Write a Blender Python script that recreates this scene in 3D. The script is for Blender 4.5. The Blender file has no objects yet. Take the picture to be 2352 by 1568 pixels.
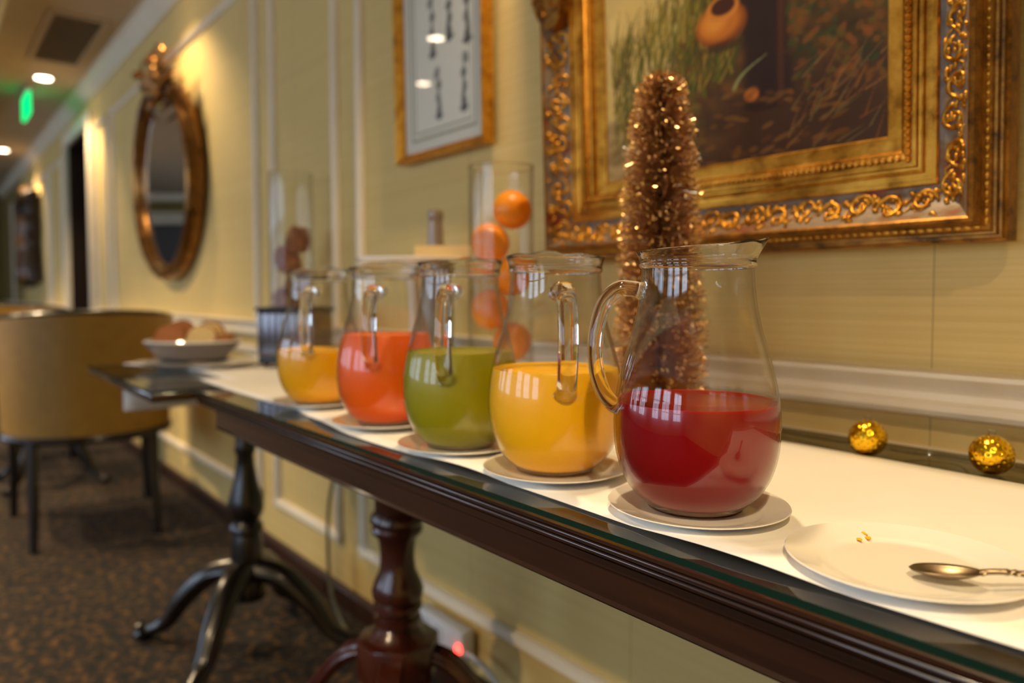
import bpy, bmesh, math, random
import numpy as np
from mathutils import Vector, Matrix

PI = math.pi
R = math.radians
SC = bpy.context.scene
COL = SC.collection
rnd = random.Random(7)

# ------------------------------------------------------------------ camera
CAM_H = 1.004
cd = bpy.data.cameras.new('camera')
cam = bpy.data.objects.new('camera', cd)
COL.objects.link(cam)
SC.camera = cam
cam.location = (0, 0, CAM_H)
cam.rotation_euler = (R(90 - 2.5), 0, R(51.238))
cd.sensor_width = 36.0
cd.lens = 26.0204
cd.shift_y = -0.0144
cd.clip_start = 0.02
cd.dof.use_dof = True
cd.dof.focus_distance = 0.64
cd.dof.aperture_fstop = 3.0

# ------------------------------------------------------------------ world, exposure
w = bpy.data.worlds.new('world')
SC.world = w
w.use_nodes = True
w.node_tree.nodes['Background'].inputs[0].default_value = (0.65, 0.80, 1.0, 1)
w.node_tree.nodes['Background'].inputs[1].default_value = 0.6
SC.view_settings.view_transform = 'Standard'
SC.view_settings.look = 'None'
SC.view_settings.gamma = 1
SC.view_settings.exposure = 0.28
SC.view_settings.use_curve_mapping = False
SC.cycles.max_bounces = 14
SC.cycles.transparent_max_bounces = 24
SC.cycles.transmission_bounces = 12
SC.cycles.glossy_bounces = 6
SC.cycles.diffuse_bounces = 4
SC.cycles.sample_clamp_indirect = 6.0
SC.cycles.blur_glossy = 0.3

WARM = (1.0, 0.74, 0.42)
LIGHTS = [  # x, y, watts : recessed downlights and unseen warm fills
    (-0.794, 0.744, 11), (-3.781, 0.724, 8), (-6.258, 0.744, 14), (-9.625, 0.755, 18),
    (-3.95, -0.55, 30), (-4.9, -1.05, 30), (-1.0, -1.7, 42), (-7.8, -0.93, 70), (0.7, -0.6, 26),  # warm fill added near the windows and by the right-hand wall
]
WINDOW_POWER = 6.2
CEIL = 2.55
WALL = 1.054


# ------------------------------------------------------------------ helpers
def lin(c):
    return tuple(((x / 255) / 12.92 if x / 255 <= 0.04045 else ((x / 255 + 0.055) / 1.055) ** 2.4) for x in c)


def mat(name, base=(0.8, 0.8, 0.8), rough=0.5, metal=0.0, **k):
    m = bpy.data.materials.new(name)
    m.use_nodes = True
    nt = m.node_tree
    b = nt.nodes['Principled BSDF']
    b.inputs['Base Color'].default_value = (*base, 1)
    b.inputs['Roughness'].default_value = rough
    b.inputs['Metallic'].default_value = metal
    for key, v in k.items():
        b.inputs[key.replace('_', ' ')].default_value = v
    return m


def nd(nt, t, **k):
    n = nt.nodes.new(t)
    for a, v in k.items():
        setattr(n, a, v)
    return n


def noisy(m, cols, scale=(10, 10, 10), nscale=1.0, detail=4, rough=0.6, pos=None, bump=0.0, bscale=None, dist=0.002, rr=None):
    """colour ramp over a noise in object coordinates, with optional bump and roughness variation"""
    nt = m.node_tree
    b = nt.nodes['Principled BSDF']
    tc = nd(nt, 'ShaderNodeTexCoord')
    mp = nd(nt, 'ShaderNodeMapping')
    mp.inputs['Scale'].default_value = scale
    nt.links.new(tc.outputs['Object'], mp.inputs[0])
    n = nd(nt, 'ShaderNodeTexNoise')
    n.inputs['Scale'].default_value = nscale
    n.inputs['Detail'].default_value = detail
    n.inputs['Roughness'].default_value = rough
    nt.links.new(mp.outputs[0], n.inputs[0])
    r = nd(nt, 'ShaderNodeValToRGB')
    pos = pos or [0.3 + 0.4 * i / max(1, len(cols) - 1) for i in range(len(cols))]
    while len(r.color_ramp.elements) < len(cols):
        r.color_ramp.elements.new(0.5)
    for e, c, p in zip(r.color_ramp.elements, cols, pos):
        e.position = p
        e.color = (*c, 1)
    nt.links.new(n.outputs['Fac'], r.inputs[0])
    nt.links.new(r.outputs[0], b.inputs['Base Color'])
    if bump:
        src = n
        if bscale:
            mp2 = nd(nt, 'ShaderNodeMapping')
            mp2.inputs['Scale'].default_value = bscale
            nt.links.new(tc.outputs['Object'], mp2.inputs[0])
            src = nd(nt, 'ShaderNodeTexNoise')
            src.inputs['Scale'].default_value = 1.0
            src.inputs['Detail'].default_value = 3
            nt.links.new(mp2.outputs[0], src.inputs[0])
        bp = nd(nt, 'ShaderNodeBump')
        bp.inputs['Strength'].default_value = bump
        bp.inputs['Distance'].default_value = dist
        nt.links.new(src.outputs['Fac'], bp.inputs['Height'])
        nt.links.new(bp.outputs[0], b.inputs['Normal'])
    if rr:
        mr = nd(nt, 'ShaderNodeMapRange')
        mr.inputs['To Min'].default_value = rr[0]
        mr.inputs['To Max'].default_value = rr[1]
        nt.links.new(n.outputs['Fac'], mr.inputs['Value'])
        nt.links.new(mr.outputs[0], b.inputs['Roughness'])
    return m


def emis(name, col, s):
    m = bpy.data.materials.new(name)
    m.use_nodes = True
    nt = m.node_tree
    nt.nodes.clear()
    e = nd(nt, 'ShaderNodeEmission')
    e.inputs[0].default_value = (*col, 1)
    e.inputs[1].default_value = s
    o = nd(nt, 'ShaderNodeOutputMaterial')
    nt.links.new(e.outputs[0], o.inputs[0])
    return m


def thin_glass(name, tint=(0.97, 0.97, 0.95), edge=(0.62, 0.60, 0.52), f0=0.04, rough=0.0):
    """thin clear glass wall: straight transmission, Schlick reflection, longer path at grazing angles"""
    m = bpy.data.materials.new(name)
    m.use_nodes = True
    nt = m.node_tree
    nt.nodes.clear()
    lw = nd(nt, 'ShaderNodeLayerWeight')
    lw.inputs[0].default_value = 0.5
    p5 = nd(nt, 'ShaderNodeMath', operation='POWER')
    p5.inputs[1].default_value = 5
    ma = nd(nt, 'ShaderNodeMath', operation='MULTIPLY_ADD')
    ma.inputs[1].default_value = 1 - f0
    ma.inputs[2].default_value = f0
    p3 = nd(nt, 'ShaderNodeMath', operation='POWER')
    p3.inputs[1].default_value = 3.5
    mc = nd(nt, 'ShaderNodeMix', data_type='RGBA')
    mc.inputs[6].default_value = (*tint, 1)
    mc.inputs[7].default_value = (*edge, 1)
    t = nd(nt, 'ShaderNodeBsdfTransparent')
    g = nd(nt, 'ShaderNodeBsdfGlossy')
    g.inputs['Roughness'].default_value = rough
    mx = nd(nt, 'ShaderNodeMixShader')
    o = nd(nt, 'ShaderNodeOutputMaterial')
    L = nt.links.new
    L(lw.outputs['Facing'], p5.inputs[0])
    L(p5.outputs[0], ma.inputs[0])
    L(lw.outputs['Facing'], p3.inputs[0])
    L(p3.outputs[0], mc.inputs[0])
    L(mc.outputs[2], t.inputs[0])
    L(ma.outputs[0], mx.inputs[0])
    L(t.outputs[0], mx.inputs[1])
    L(g.outputs[0], mx.inputs[2])
    L(mx.outputs[0], o.inputs[0])
    return m


def solid_glass(name, col=(0.98, 0.98, 0.95)):
    return mat(name, col, 0.0, 0.0, Transmission_Weight=1.0, IOR=1.48)


# ---- mesh builders -------------------------------------------------
def B():
    return bmesh.new()


def box(bm, x0, x1, y0, y1, z0, z1, mi=0, M=None):
    v = [bm.verts.new(p if M is None else M @ Vector(p)) for p in
         [(x0, y0, z0), (x1, y0, z0), (x1, y1, z0), (x0, y1, z0), (x0, y0, z1), (x1, y0, z1), (x1, y1, z1), (x0, y1, z1)]]
    fs = []
    for q in [(0, 3, 2, 1), (4, 5, 6, 7), (0, 1, 5, 4), (1, 2, 6, 5), (2, 3, 7, 6), (3, 0, 4, 7)]:
        f = bm.faces.new([v[i] for i in q])
        f.material_index = mi
        fs.append(f)
    return v, fs


def bev(bm, r, seg=2):
    bmesh.ops.bevel(bm, geom=list(bm.edges), offset=r, segments=seg, affect='EDGES', profile=0.5)


def lathe(bm, prof, seg=48, c=(0, 0, 0), zf=None, sx=1, sy=1, M=None):
    """prof: list of (r, z); r==0 gives a pole"""
    rings = []
    for r, z in prof:
        if r <= 1e-6:
            p = Vector((c[0], c[1], c[2] + z))
            rings.append([bm.verts.new(p if M is None else M @ p)])
        else:
            ring = []
            for i in range(seg):
                a = 2 * PI * i / seg
                rr, zz = (r, z) if zf is None else zf(a, r, z)
                p = Vector((c[0] + rr * math.cos(a) * sx, c[1] + rr * math.sin(a) * sy, c[2] + zz))
                ring.append(bm.verts.new(p if M is None else M @ p))
            rings.append(ring)
    for A, Bq in zip(rings, rings[1:]):
        for i in range(seg):
            j = (i + 1) % seg
            if len(A) == 1 and len(Bq) == 1:
                break
            if len(A) == 1:
                bm.faces.new((A[0], Bq[j], Bq[i]))
            elif len(Bq) == 1:
                bm.faces.new((A[i], A[j], Bq[0]))
            else:
                bm.faces.new((A[i], A[j], Bq[j], Bq[i]))
    return rings


def spline(pts, n=8, closed=False):
    """Catmull-Rom through points (any dimension)"""
    P = [np.array(p, float) for p in pts]
    out = []
    N = len(P)
    rng = range(N) if closed else range(N - 1)
    for i in rng:
        if closed:
            a, b, c, d = P[(i - 1) % N], P[i], P[(i + 1) % N], P[(i + 2) % N]
        else:
            a, b, c, d = P[max(0, i - 1)], P[i], P[i + 1], P[min(N - 1, i + 2)]
        for k in range(n):
            t = k / n
            out.append(0.5 * (2 * b + (c - a) * t + (2 * a - 5 * b + 4 * c - d) * t * t + (3 * b - a - 3 * c + d) * t ** 3))
    if not closed:
        out.append(P[-1])
    return out


def tube(bm, pts, rad, seg=10, closed=False, flat=1.0, up=(0, 0, 1), caps=True):
    """sweep a circle (or ellipse) along pts; rad scalar or list"""
    P = [Vector(p[:3]) for p in pts]
    n = len(P)
    rings = []
    u0 = Vector(up)
    for i, p in enumerate(P):
        if closed:
            t = (P[(i + 1) % n] - P[(i - 1) % n])
        else:
            t = P[min(n - 1, i + 1)] - P[max(0, i - 1)]
        if t.length < 1e-9:
            t = Vector((0, 0, 1))
        t.normalize()
        s = t.cross(u0)
        if s.length < 1e-3:
            s = t.cross(Vector((1, 0, 0.3)))
        s.normalize()
        q = s.cross(t)
        q.normalize()
        u0 = q
        r = rad[i] if hasattr(rad, '__len__') else rad
        rings.append([bm.verts.new(p + s * (r * math.cos(2 * PI * k / seg)) + q * (r * flat * math.sin(2 * PI * k / seg))) for k in range(seg)])
    m = n if closed else n - 1
    for i in range(m):
        A, C = rings[i], rings[(i + 1) % n]
        for k in range(seg):
            j = (k + 1) % seg
            bm.faces.new((A[k], A[j], C[j], C[k]))
    if not closed and caps:
        bm.faces.new(list(reversed(rings[0])))
        bm.faces.new(rings[-1])


def prism(bm, poly, axis, a0, a1, mi=0):
    """poly: 2-D outline, extruded along axis ('x': (y,z), 'y': (x,z), 'z': (x,y))"""
    def pt(p, a):
        return {'x': (a, p[0], p[1]), 'y': (p[0], a, p[1]), 'z': (p[0], p[1], a)}[axis]
    A = [bm.verts.new(pt(p, a0)) for p in poly]
    C = [bm.verts.new(pt(p, a1)) for p in poly]
    n = len(poly)
    for i in range(n):
        f = bm.faces.new((A[i], A[(i + 1) % n], C[(i + 1) % n], C[i]))
        f.material_index = mi
    f = bm.faces.new(list(reversed(A)))
    f.material_index = mi
    f = bm.faces.new(C)
    f.material_index = mi


def ball(bm, c, r, sub=2, s=(1, 1, 1), M=None):
    m = Matrix.Translation(c) @ (M or Matrix.Identity(4)) @ Matrix.Diagonal((*s, 1))
    return bmesh.ops.create_icosphere(bm, subdivisions=sub, radius=r, matrix=m)['verts']


def obj(name, bm, m, parent=None, smooth=True, ang=40, loc=None, rot=None):
    bmesh.ops.recalc_face_normals(bm, faces=bm.faces[:])
    me = bpy.data.meshes.new(name)
    bm.to_mesh(me)
    bm.free()
    for x in (m if isinstance(m, (list, tuple)) else [m]):
        me.materials.append(x)
    if smooth:
        me.polygons.foreach_set('use_smooth', [True] * len(me.polygons))
        try:
            me.set_sharp_from_angle(angle=R(ang))
        except Exception:
            pass
    o = bpy.data.objects.new(name, me)
    COL.objects.link(o)
    if parent:
        o.parent = parent
    if loc:
        o.location = loc
    if rot:
        o.rotation_euler = rot
    return o


def thing(name, label, cat, loc=(0, 0, 0), rot=(0, 0, 0), group=None):
    o = bpy.data.objects.new(name, None)
    COL.objects.link(o)
    o.empty_display_size = 0.05
    o.location = loc
    o.rotation_euler = rot
    o['label'] = label
    o['category'] = cat
    if group:
        o['group'] = group
    return o


def tag(o, label, cat, group=None):
    o['label'] = label
    o['category'] = cat
    if group:
        o['group'] = group
    return o


def struct(name, bm, m, parent=None, **k):
    o = obj(name, bm, m, parent, **k)
    if not parent:
        o['kind'] = 'structure'
    return o


def kids(o):
    return [c for c in bpy.data.objects if c.parent == o]


def dup(o, parent=None):
    c = o.copy()
    COL.objects.link(c)
    c.parent = parent
    for ch in kids(o):
        dup(ch, c)
    return c


# ------------------------------------------------------------------ materials
M_WALL = noisy(mat('wallpaper', rough=0.8), [lin((204, 176, 108)), lin((216, 190, 124))], (1.2, 1.2, 220), 1.0, 3, 0.5,
               bump=0.35, bscale=(8, 8, 420), dist=0.0012)
# faint vertical joints between the wallpaper drops
_nt = M_WALL.node_tree
_tc = nd(_nt, 'ShaderNodeTexCoord')
_sx = nd(_nt, 'ShaderNodeSeparateXYZ')
_ad = nd(_nt, 'ShaderNodeMath', operation='ADD')
_ad.inputs[1].default_value = 20 * 0.53 + 0.419 - 0.001
_md = nd(_nt, 'ShaderNodeMath', operation='MODULO')
_md.inputs[1].default_value = 0.53
_lt = nd(_nt, 'ShaderNodeMath', operation='LESS_THAN')
_lt.inputs[1].default_value = 0.0013
_mx = nd(_nt, 'ShaderNodeMix', data_type='RGBA')
_mx.inputs[7].default_value = (*lin((140, 118, 70)), 1)
_nt.links.new(_tc.outputs['Object'], _sx.inputs[0])
_nt.links.new(_sx.outputs[0], _ad.inputs[0])
_nt.links.new(_ad.outputs[0], _md.inputs[0])
_nt.links.new(_md.outputs[0], _lt.inputs[0])
_nt.links.new(_lt.outputs[0], _mx.inputs[0])
_pb = _nt.nodes['Principled BSDF']
_nt.links.new(_pb.inputs['Base Color'].links[0].from_socket, _mx.inputs[6])
_nt.links.new(_mx.outputs[2], _pb.inputs['Base Color'])

M_TRIM = noisy(mat('cream_paint', rough=0.42), [lin((226, 214, 190)), lin((236, 226, 204))], (6, 6, 6))
M_CEIL = noisy(mat('ceiling_paint', rough=0.9), [lin((196, 176, 148)), lin((206, 188, 160))], (3, 3, 3))
M_OLIVE = mat('end_wall_paint', lin((120, 104, 50)), 0.8)
M_SKIRT = noisy(mat('dark_skirting', rough=0.35), [lin((40, 22, 12)), lin((58, 32, 18))], (4, 4, 40))
M_DARK = mat('dark_door_and_gloom', lin((34, 20, 18)), 0.4)
M_CARPET = noisy(mat('carpet_pile', rough=0.95), [lin((14, 11, 9)), lin((28, 20, 13)), lin((96, 66, 26))], (34, 34, 34), 1.0, 4, 0.7,
                 pos=[0.44, 0.52, 0.62], bump=0.6, dist=0.004)
M_WOOD = noisy(mat('mahogany', rough=0.22, Coat_Weight=0.5, Coat_Roughness=0.08), [lin((32, 16, 9)), lin((56, 30, 16))], (3, 40, 40), 1.0, 5, 0.6,
               bump=0.1, dist=0.0008)
M_WOODR = noisy(mat('red_mahogany', rough=0.26, Coat_Weight=0.4, Coat_Roughness=0.08), [lin((44, 17, 9)), lin((72, 27, 15))], (20, 20, 3), 1.0, 5, 0.6)
M_BLACKW = noisy(mat('ebonised_wood', rough=0.3, Coat_Weight=0.25, Coat_Roughness=0.12), [lin((12, 9, 8)), lin((22, 14, 11))], (20, 20, 4))
M_GLASS = thin_glass('jug_glass', (0.985, 0.985, 0.975), (0.74, 0.72, 0.66))
M_GLASSV = thin_glass('vase_glass', (0.985, 0.985, 0.975), (0.78, 0.78, 0.72), f0=0.028)
M_GSOLID = solid_glass('thick_glass')
M_TTOP = thin_glass('table_glass', (0.93, 0.95, 0.93), (0.8, 0.85, 0.8), f0=0.05)
M_GEDGE = mat('green_glass_edge', lin((8, 40, 31)), 0.15)
M_CHINA = mat('white_china', lin((240, 235, 224)), 0.12, Coat_Weight=0.5)
M_PAPER = noisy(mat('white_paper', rough=0.7), [lin((236, 231, 222)), lin((244, 240, 232))], (5, 5, 5))
M_GOLD = noisy(mat('gilt', rough=0.3, metal=0.85), [lin((138, 84, 18)), lin((200, 140, 44)), lin((222, 166, 66))], (30, 30, 30), 1.0, 5, 0.7,
               pos=[0.3, 0.5, 0.68], bump=0.25, dist=0.001, rr=(0.22, 0.5))
M_GOLDD = noisy(mat('worn_dark_gilt', rough=0.4, metal=0.7), [lin((60, 40, 14)), lin((140, 92, 28)), lin((176, 122, 46))], (40, 40, 40), 1.0, 5, 0.7,
                bump=0.3, dist=0.001)
M_PATINA = noisy(mat('grey_patina', rough=0.5, metal=0.15), [lin((92, 76, 62)), lin((132, 116, 98)), lin((120, 84, 44)), lin((128, 34, 20))], (16, 16, 16), 1.0, 5, 0.65,
                 pos=[0.3, 0.5, 0.6, 0.68], bump=0.4, dist=0.0015)
M_BRONZE = noisy(mat('bronze_gilt', rough=0.28, metal=0.8), [lin((96, 62, 26)), lin((150, 106, 50))], (14, 14, 14), 1.0, 4, 0.6, rr=(0.2, 0.4))
M_MIRROR = mat('mirror_silvering', (0.80, 0.80, 0.80), 0.02, 1.0)
M_YELLOW = noisy(mat('ochre_leather', rough=0.5), [lin((146, 108, 32)), lin((158, 120, 40))], (20, 20, 20), bump=0.1, dist=0.001)
M_BREAD = noisy(mat('bread_crust', rough=0.8), [lin((120, 66, 24)), lin((176, 110, 50))], (40, 40, 40), bump=0.4, dist=0.002)
M_CRUMB = noisy(mat('bread_crumb', rough=0.9), [lin((224, 184, 110)), lin((240, 208, 142))], (90, 90, 90), bump=0.4, dist=0.001)
M_GREYC = mat('grey_stoneware', lin((118, 110, 108)), 0.35)
M_CHROME = mat('brushed_chrome', lin((112, 108, 112)), 0.22, 1.0)
M_BLACKP = mat('black_plastic', lin((22, 20, 20)), 0.4)
M_ORANGE = noisy(mat('orange_peel', rough=0.38, Subsurface_Weight=0.15), [lin((255, 134, 2)), lin((255, 158, 6))], (8, 8, 8), bump=0.35,
                 bscale=(420, 420, 420), dist=0.0006)
M_CONE = noisy(mat('pine_cone', rough=0.7), [lin((136, 82, 54)), lin((196, 136, 98))], (50, 50, 50))
M_TINSEL = mat('copper_gold_tinsel', lin((226, 188, 138)), 0.26, 0.85)
M_WIRE = mat('dark_wire', lin((50, 34, 20)), 0.4, 0.8)
M_BALL = mat('pierced_gold_ball', lin((255, 204, 44)), 0.2, 1.0)
M_CABLE = thin_glass('clear_cable', (0.85, 0.83, 0.78), (0.5, 0.48, 0.42))
M_STEEL = mat('spoon_steel', lin((138, 122, 98)), 0.32, 1.0)
M_WPLAST = mat('white_plastic', lin((214, 216, 222)), 0.35)
M_LED = emis('red_led', (1.0, 0.03, 0.02), 9)
M_LAMP = emis('lamp_lens', (1.0, 0.80, 0.55), 26)
M_DAY = emis('daylight_pane', (0.62, 0.78, 1.0), WINDOW_POWER)
M_EXIT = emis('exit_green', (0.0, 0.72, 0.18), 1.6)
M_REDBOX = emis('red_box_light', (0.5, 0.02, 0.01), 0.6)


def juice(name, col, rough=0.3, sss=0.12):
    m = mat(name, lin(col), rough)
    b = m.node_tree.nodes['Principled BSDF']
    b.inputs['Subsurface Weight'].default_value = sss
    b.inputs['Subsurface Radius'].default_value = (0.02, 0.012, 0.004)
    b.inputs['Subsurface Scale'].default_value = 1.0
    return m


# ------------------------------------------------------------------ room shell
X0, X1, YF = -13.7, 1.7, -4.4
DX0, DX1, DZ = -7.446, -6.408, 2.27
bm = B()
box(bm, X0, DX0, WALL, WALL + 0.12, 0, CEIL)
box(bm, DX1, X1, WALL, WALL + 0.12, 0, CEIL)
box(bm, DX0, DX1, WALL, WALL + 0.12, DZ, CEIL)
struct('wall_back', bm, M_WALL, smooth=False)
bm = B()
box(bm, X0 - 0.12, X1 + 0.12, YF - 0.12, WALL + 0.12, -0.1, 0)
struct('floor', bm, M_CARPET, smooth=False)
bm = B()
box(bm, X0 - 0.12, X1 + 0.12, YF - 0.12, WALL + 0.12, CEIL, CEIL + 0.1)
struct('ceiling', bm, M_CEIL, smooth=False)
bm = B()
box(bm, X0 - 0.12, X0, YF, WALL, 0, CEIL)
struct('wall_left', bm, M_OLIVE, smooth=False)
bm = B()
box(bm, X1, X1 + 0.12, YF, WALL, 0, CEIL)
struct('wall_right', bm, M_WALL, smooth=False)
# opposite wall with window openings
WINS = [(-11.2, -9.6), (-8.2, -6.6), (-5.6, -4.0), (-2.6, -1.6), (-1.25, -0.25), (0.2, 1.2)]
WZ0, WZ1 = 0.75, 2.2
bm = B()
xs = X0
for a, b_ in WINS:
    box(bm, xs, a, YF - 0.12, YF, 0, CEIL)
    box(bm, a, b_, YF - 0.12, YF, 0, WZ0)
    box(bm, a, b_, YF - 0.12, YF, WZ1, CEIL)
    xs = b_
box(bm, xs, X1, YF - 0.12, YF, 0, CEIL)
struct('wall_front', bm, M_WALL, smooth=False)
for i, (a, b_) in enumerate(WINS):
    bm = B()
    for x in (a, b_ - 0.05):
        box(bm, x, x + 0.05, YF - 0.1, YF + 0.02, WZ0, WZ1)
    for z in (WZ0, WZ1 - 0.05):
        box(bm, a + 0.05, b_ - 0.05, YF - 0.1, YF + 0.02, z, z + 0.05)
    fr = struct('window_%d' % (i + 1), bm, M_TRIM, smooth=False)
    nc = 2 if b_ - a < 1.2 else 3
    cw = (b_ - a - 0.1) / nc
    for cx in range(nc):
        for cz in range(3):
            ch = (WZ1 - WZ0 - 0.1) / 3
            bm = B()
            box(bm, a + 0.05 + cx * cw + 0.014, a + 0.05 + (cx + 1) * cw - 0.014, YF - 0.07, YF - 0.064,
                WZ0 + 0.05 + cz * ch + 0.014, WZ0 + 0.05 + (cz + 1) * ch - 0.014)
            obj('pane', bm, M_DAY, fr, smooth=False)
    bm = B()
    for cx in range(1, nc):
        box(bm, a + 0.05 + cx * cw - 0.014, a + 0.05 + cx * cw + 0.014, YF - 0.08, YF - 0.02, WZ0 + 0.05, WZ1 - 0.05)
    for cz in range(1, 3):
        z = WZ0 + 0.05 + cz * (WZ1 - WZ0 - 0.1) / 3
        box(bm, a + 0.05, b_ - 0.05, YF - 0.075, YF - 0.025, z - 0.014, z + 0.014)
    obj('glazing_bar', bm, M_TRIM, fr, smooth=False)

# doorway: corridor box coloured dark for an unlit opening, casing, dark leaf
for nm, bx in (('wall_corridor_end', (DX0 - 0.1, DX1 + 0.1, WALL + 1.3, WALL + 1.4, 0, CEIL)), ('wall_corridor_left', (DX0 - 0.1, DX0, WALL + 0.12, WALL + 1.3, 0, CEIL)),
               ('wall_corridor_right', (DX1, DX1 + 0.1, WALL + 0.12, WALL + 1.3, 0, CEIL)), ('floor_corridor', (DX0, DX1, WALL + 0.12, WALL + 1.3, -0.1, 0)),
               ('ceiling_corridor', (DX0, DX1, WALL + 0.12, WALL + 1.3, DZ + 0.1, DZ + 0.2))):
    bm = B()
    box(bm, *bx)
    struct(nm, bm, M_DARK, smooth=False)
bm = B()
box(bm, DX0 - 0.11, DX0, WALL - 0.03, WALL, 0, DZ + 0.11)
box(bm, DX1, DX1 + 0.11, WALL - 0.03, WALL, 0, DZ + 0.11)
box(bm, DX0, DX1, WALL - 0.03, WALL, DZ, DZ + 0.11)
bm2 = bm
struct('trim_1', bm2, M_TRIM, smooth=False)
bm = B()
box(bm, DX0 + 0.01, DX0 + 0.05, WALL + 0.13, WALL + 0.95, 0.01, DZ - 0.02)
bev(bm, 0.004, 1)
dl = struct('door_1', bm, M_DARK)
bm = B()
box(bm, DX0 + 0.05, DX0 + 0.058, WALL + 0.3, WALL + 0.8, 1.1, 2.0)
obj('door_panel', bm, M_BLACKW, dl, smooth=False)
bm = B()
tube(bm, [(DX0 + 0.05, WALL + 0.88, 1.02), (DX0 + 0.1, WALL + 0.88, 1.02), (DX0 + 0.1, WALL + 0.78, 1.02)], 0.008, 8)
obj('door_handle', bm, M_GOLD, dl)
bm = B()
box(bm, -7.10, -6.81, WALL + 0.55, WALL + 0.63, 0.0, 0.98)
bev(bm, 0.01)
cb = thing('corridor_stand', 'dark slim stand inside the doorway carrying a glowing red panel', 'stand', (0.0, 0.0, 0))
obj('stand_body', bm, M_BLACKP, cb)
bm = B()
box(bm, -7.12, -6.79, WALL + 0.52, WALL + 0.63, 0.98, 1.12)
bev(bm, 0.008)
obj('red_panel', bm, M_REDBOX, cb)

bm = B()
box(bm, DX0, DX0 + 0.006, WALL - 0.001, WALL + 0.125, 0, DZ)
box(bm, DX1 - 0.006, DX1, WALL - 0.001, WALL + 0.125, 0, DZ)
box(bm, DX0, DX1, WALL - 0.001, WALL + 0.125, DZ - 0.006, DZ)
struct('dark_door_lining', bm, M_DARK, smooth=False)  # thin dark linings added to keep the doorway reveal in gloom

# crown, picture rail, chair rail, panel mouldings, baseboard
def run_x(name, prof, x0, x1, m=M_TRIM):
    b = B()
    prism(b, prof, 'x', x0, x1)
    return struct(name, b, m, ang=25)


W = WALL
run_x('trim_2', [(W, 2.46), (W - 0.015, 2.46), (W - 0.02, 2.475), (W - 0.05, 2.50), (W - 0.075, 2.535), (W - 0.09, 2.54), (W - 0.09, CEIL), (W, CEIL)], X0, X1)
run_x('trim_3', [(0.36, 2.47), (0.34, 2.47), (0.30, 2.50), (0.27, CEIL), (0.40, CEIL), (0.40, 2.50)], X0, X1)
rail = [(W, 0.842), (W - 0.014, 0.842), (W - 0.024, 0.846), (W - 0.028, 0.853), (W - 0.024, 0.861), (W - 0.014, 0.865), (W - 0.012, 0.874),
        (W - 0.017, 0.884), (W - 0.026, 0.892), (W - 0.032, 0.896), (W - 0.032, 0.902), (W, 0.904)]
run_x('trim_4', rail, X0, DX0 - 0.11)
run_x('trim_5', rail, DX1 + 0.11, X1)


def panel(name, x0, x1, z0, z1, bottom=True, top=True):
    b = B()
    wd = 0.034

    def bar(horizontal, p0, p1, q):
        prof = [(-wd / 2, 0), (-wd / 2, 0.008), (-wd * 0.3, 0.016), (-wd * 0.1, 0.011), (wd * 0.15, 0.02), (wd * 0.35, 0.016), (wd / 2, 0.007), (wd / 2, 0)]
        if horizontal:
            prism(b, [(W - d, q + o) for o, d in prof], 'x', p0, p1)
        else:
            prism(b, [(q + o, W - d) for o, d in prof], 'z', p0, p1)
    bar(False, z0, z1, x0)
    bar(False, z0, z1, x1)
    if top:
        bar(True, x0 - wd / 2, x1 + wd / 2, z1 - wd / 2)
    if bottom:
        bar(True, x0 - wd / 2, x1 + wd / 2, z0 + wd / 2)
    return struct(name, b, M_TRIM, ang=25)


panel('trim_6', -5.58, -2.906, 0.905, 2.24, False)
panel('trim_7', -2.727, -2.203, 0.905, 2.24, False)
panel('trim_8', -2.035, 0.964, 0.905, 2.24, False)
panel('trim_9', -6.167, -5.789, 0.905, 2.24, False)
panel('trim_10', -5.58, -2.906, 0.20, 0.80)
panel('trim_11', -2.727, -2.203, 0.20, 0.80)
panel('trim_12', -2.035, 0.964, 0.20, 0.80)
panel('trim_13', -8.527, -7.793, 0.905, 2.24, False)
panel('trim_14', -12.249, -8.736, 0.905, 2.24, False)
bb = [(W, 0), (W - 0.02, 0), (W - 0.02, 0.055), (W - 0.012, 0.066), (W, 0.068)]
run_x('baseboard_back', bb, DX1 + 0.11, X1, M_SKIRT)
run_x('baseboard_left', bb, X0, DX0 - 0.11, M_SKIRT)

# end wall: cornice, beam and dark doorway that the oval mirror reflects
bm = B()
box(bm, X0, X0 + 0.08, YF, WALL - 0.1, 2.44, CEIL)
box(bm, X0, X0 + 0.03, YF, WALL - 0.1, 2.18, 2.24)
struct('trim_15', bm, M_TRIM, smooth=False)
bm = B()
box(bm, X0, X0 + 0.035, -2.15, -1.15, 0.0, 2.05)
dl = struct('door_3', bm, M_DARK, smooth=False)
bm = B()
box(bm, X0, X0 + 0.05, -2.25, -2.15, 0, 2.15)
box(bm, X0, X0 + 0.05, -1.15, -1.05, 0, 2.15)
box(bm, X0, X0 + 0.05, -2.15, -1.15, 2.05, 2.15)
obj('door_casing', bm, M_TRIM, dl, smooth=False)

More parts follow.
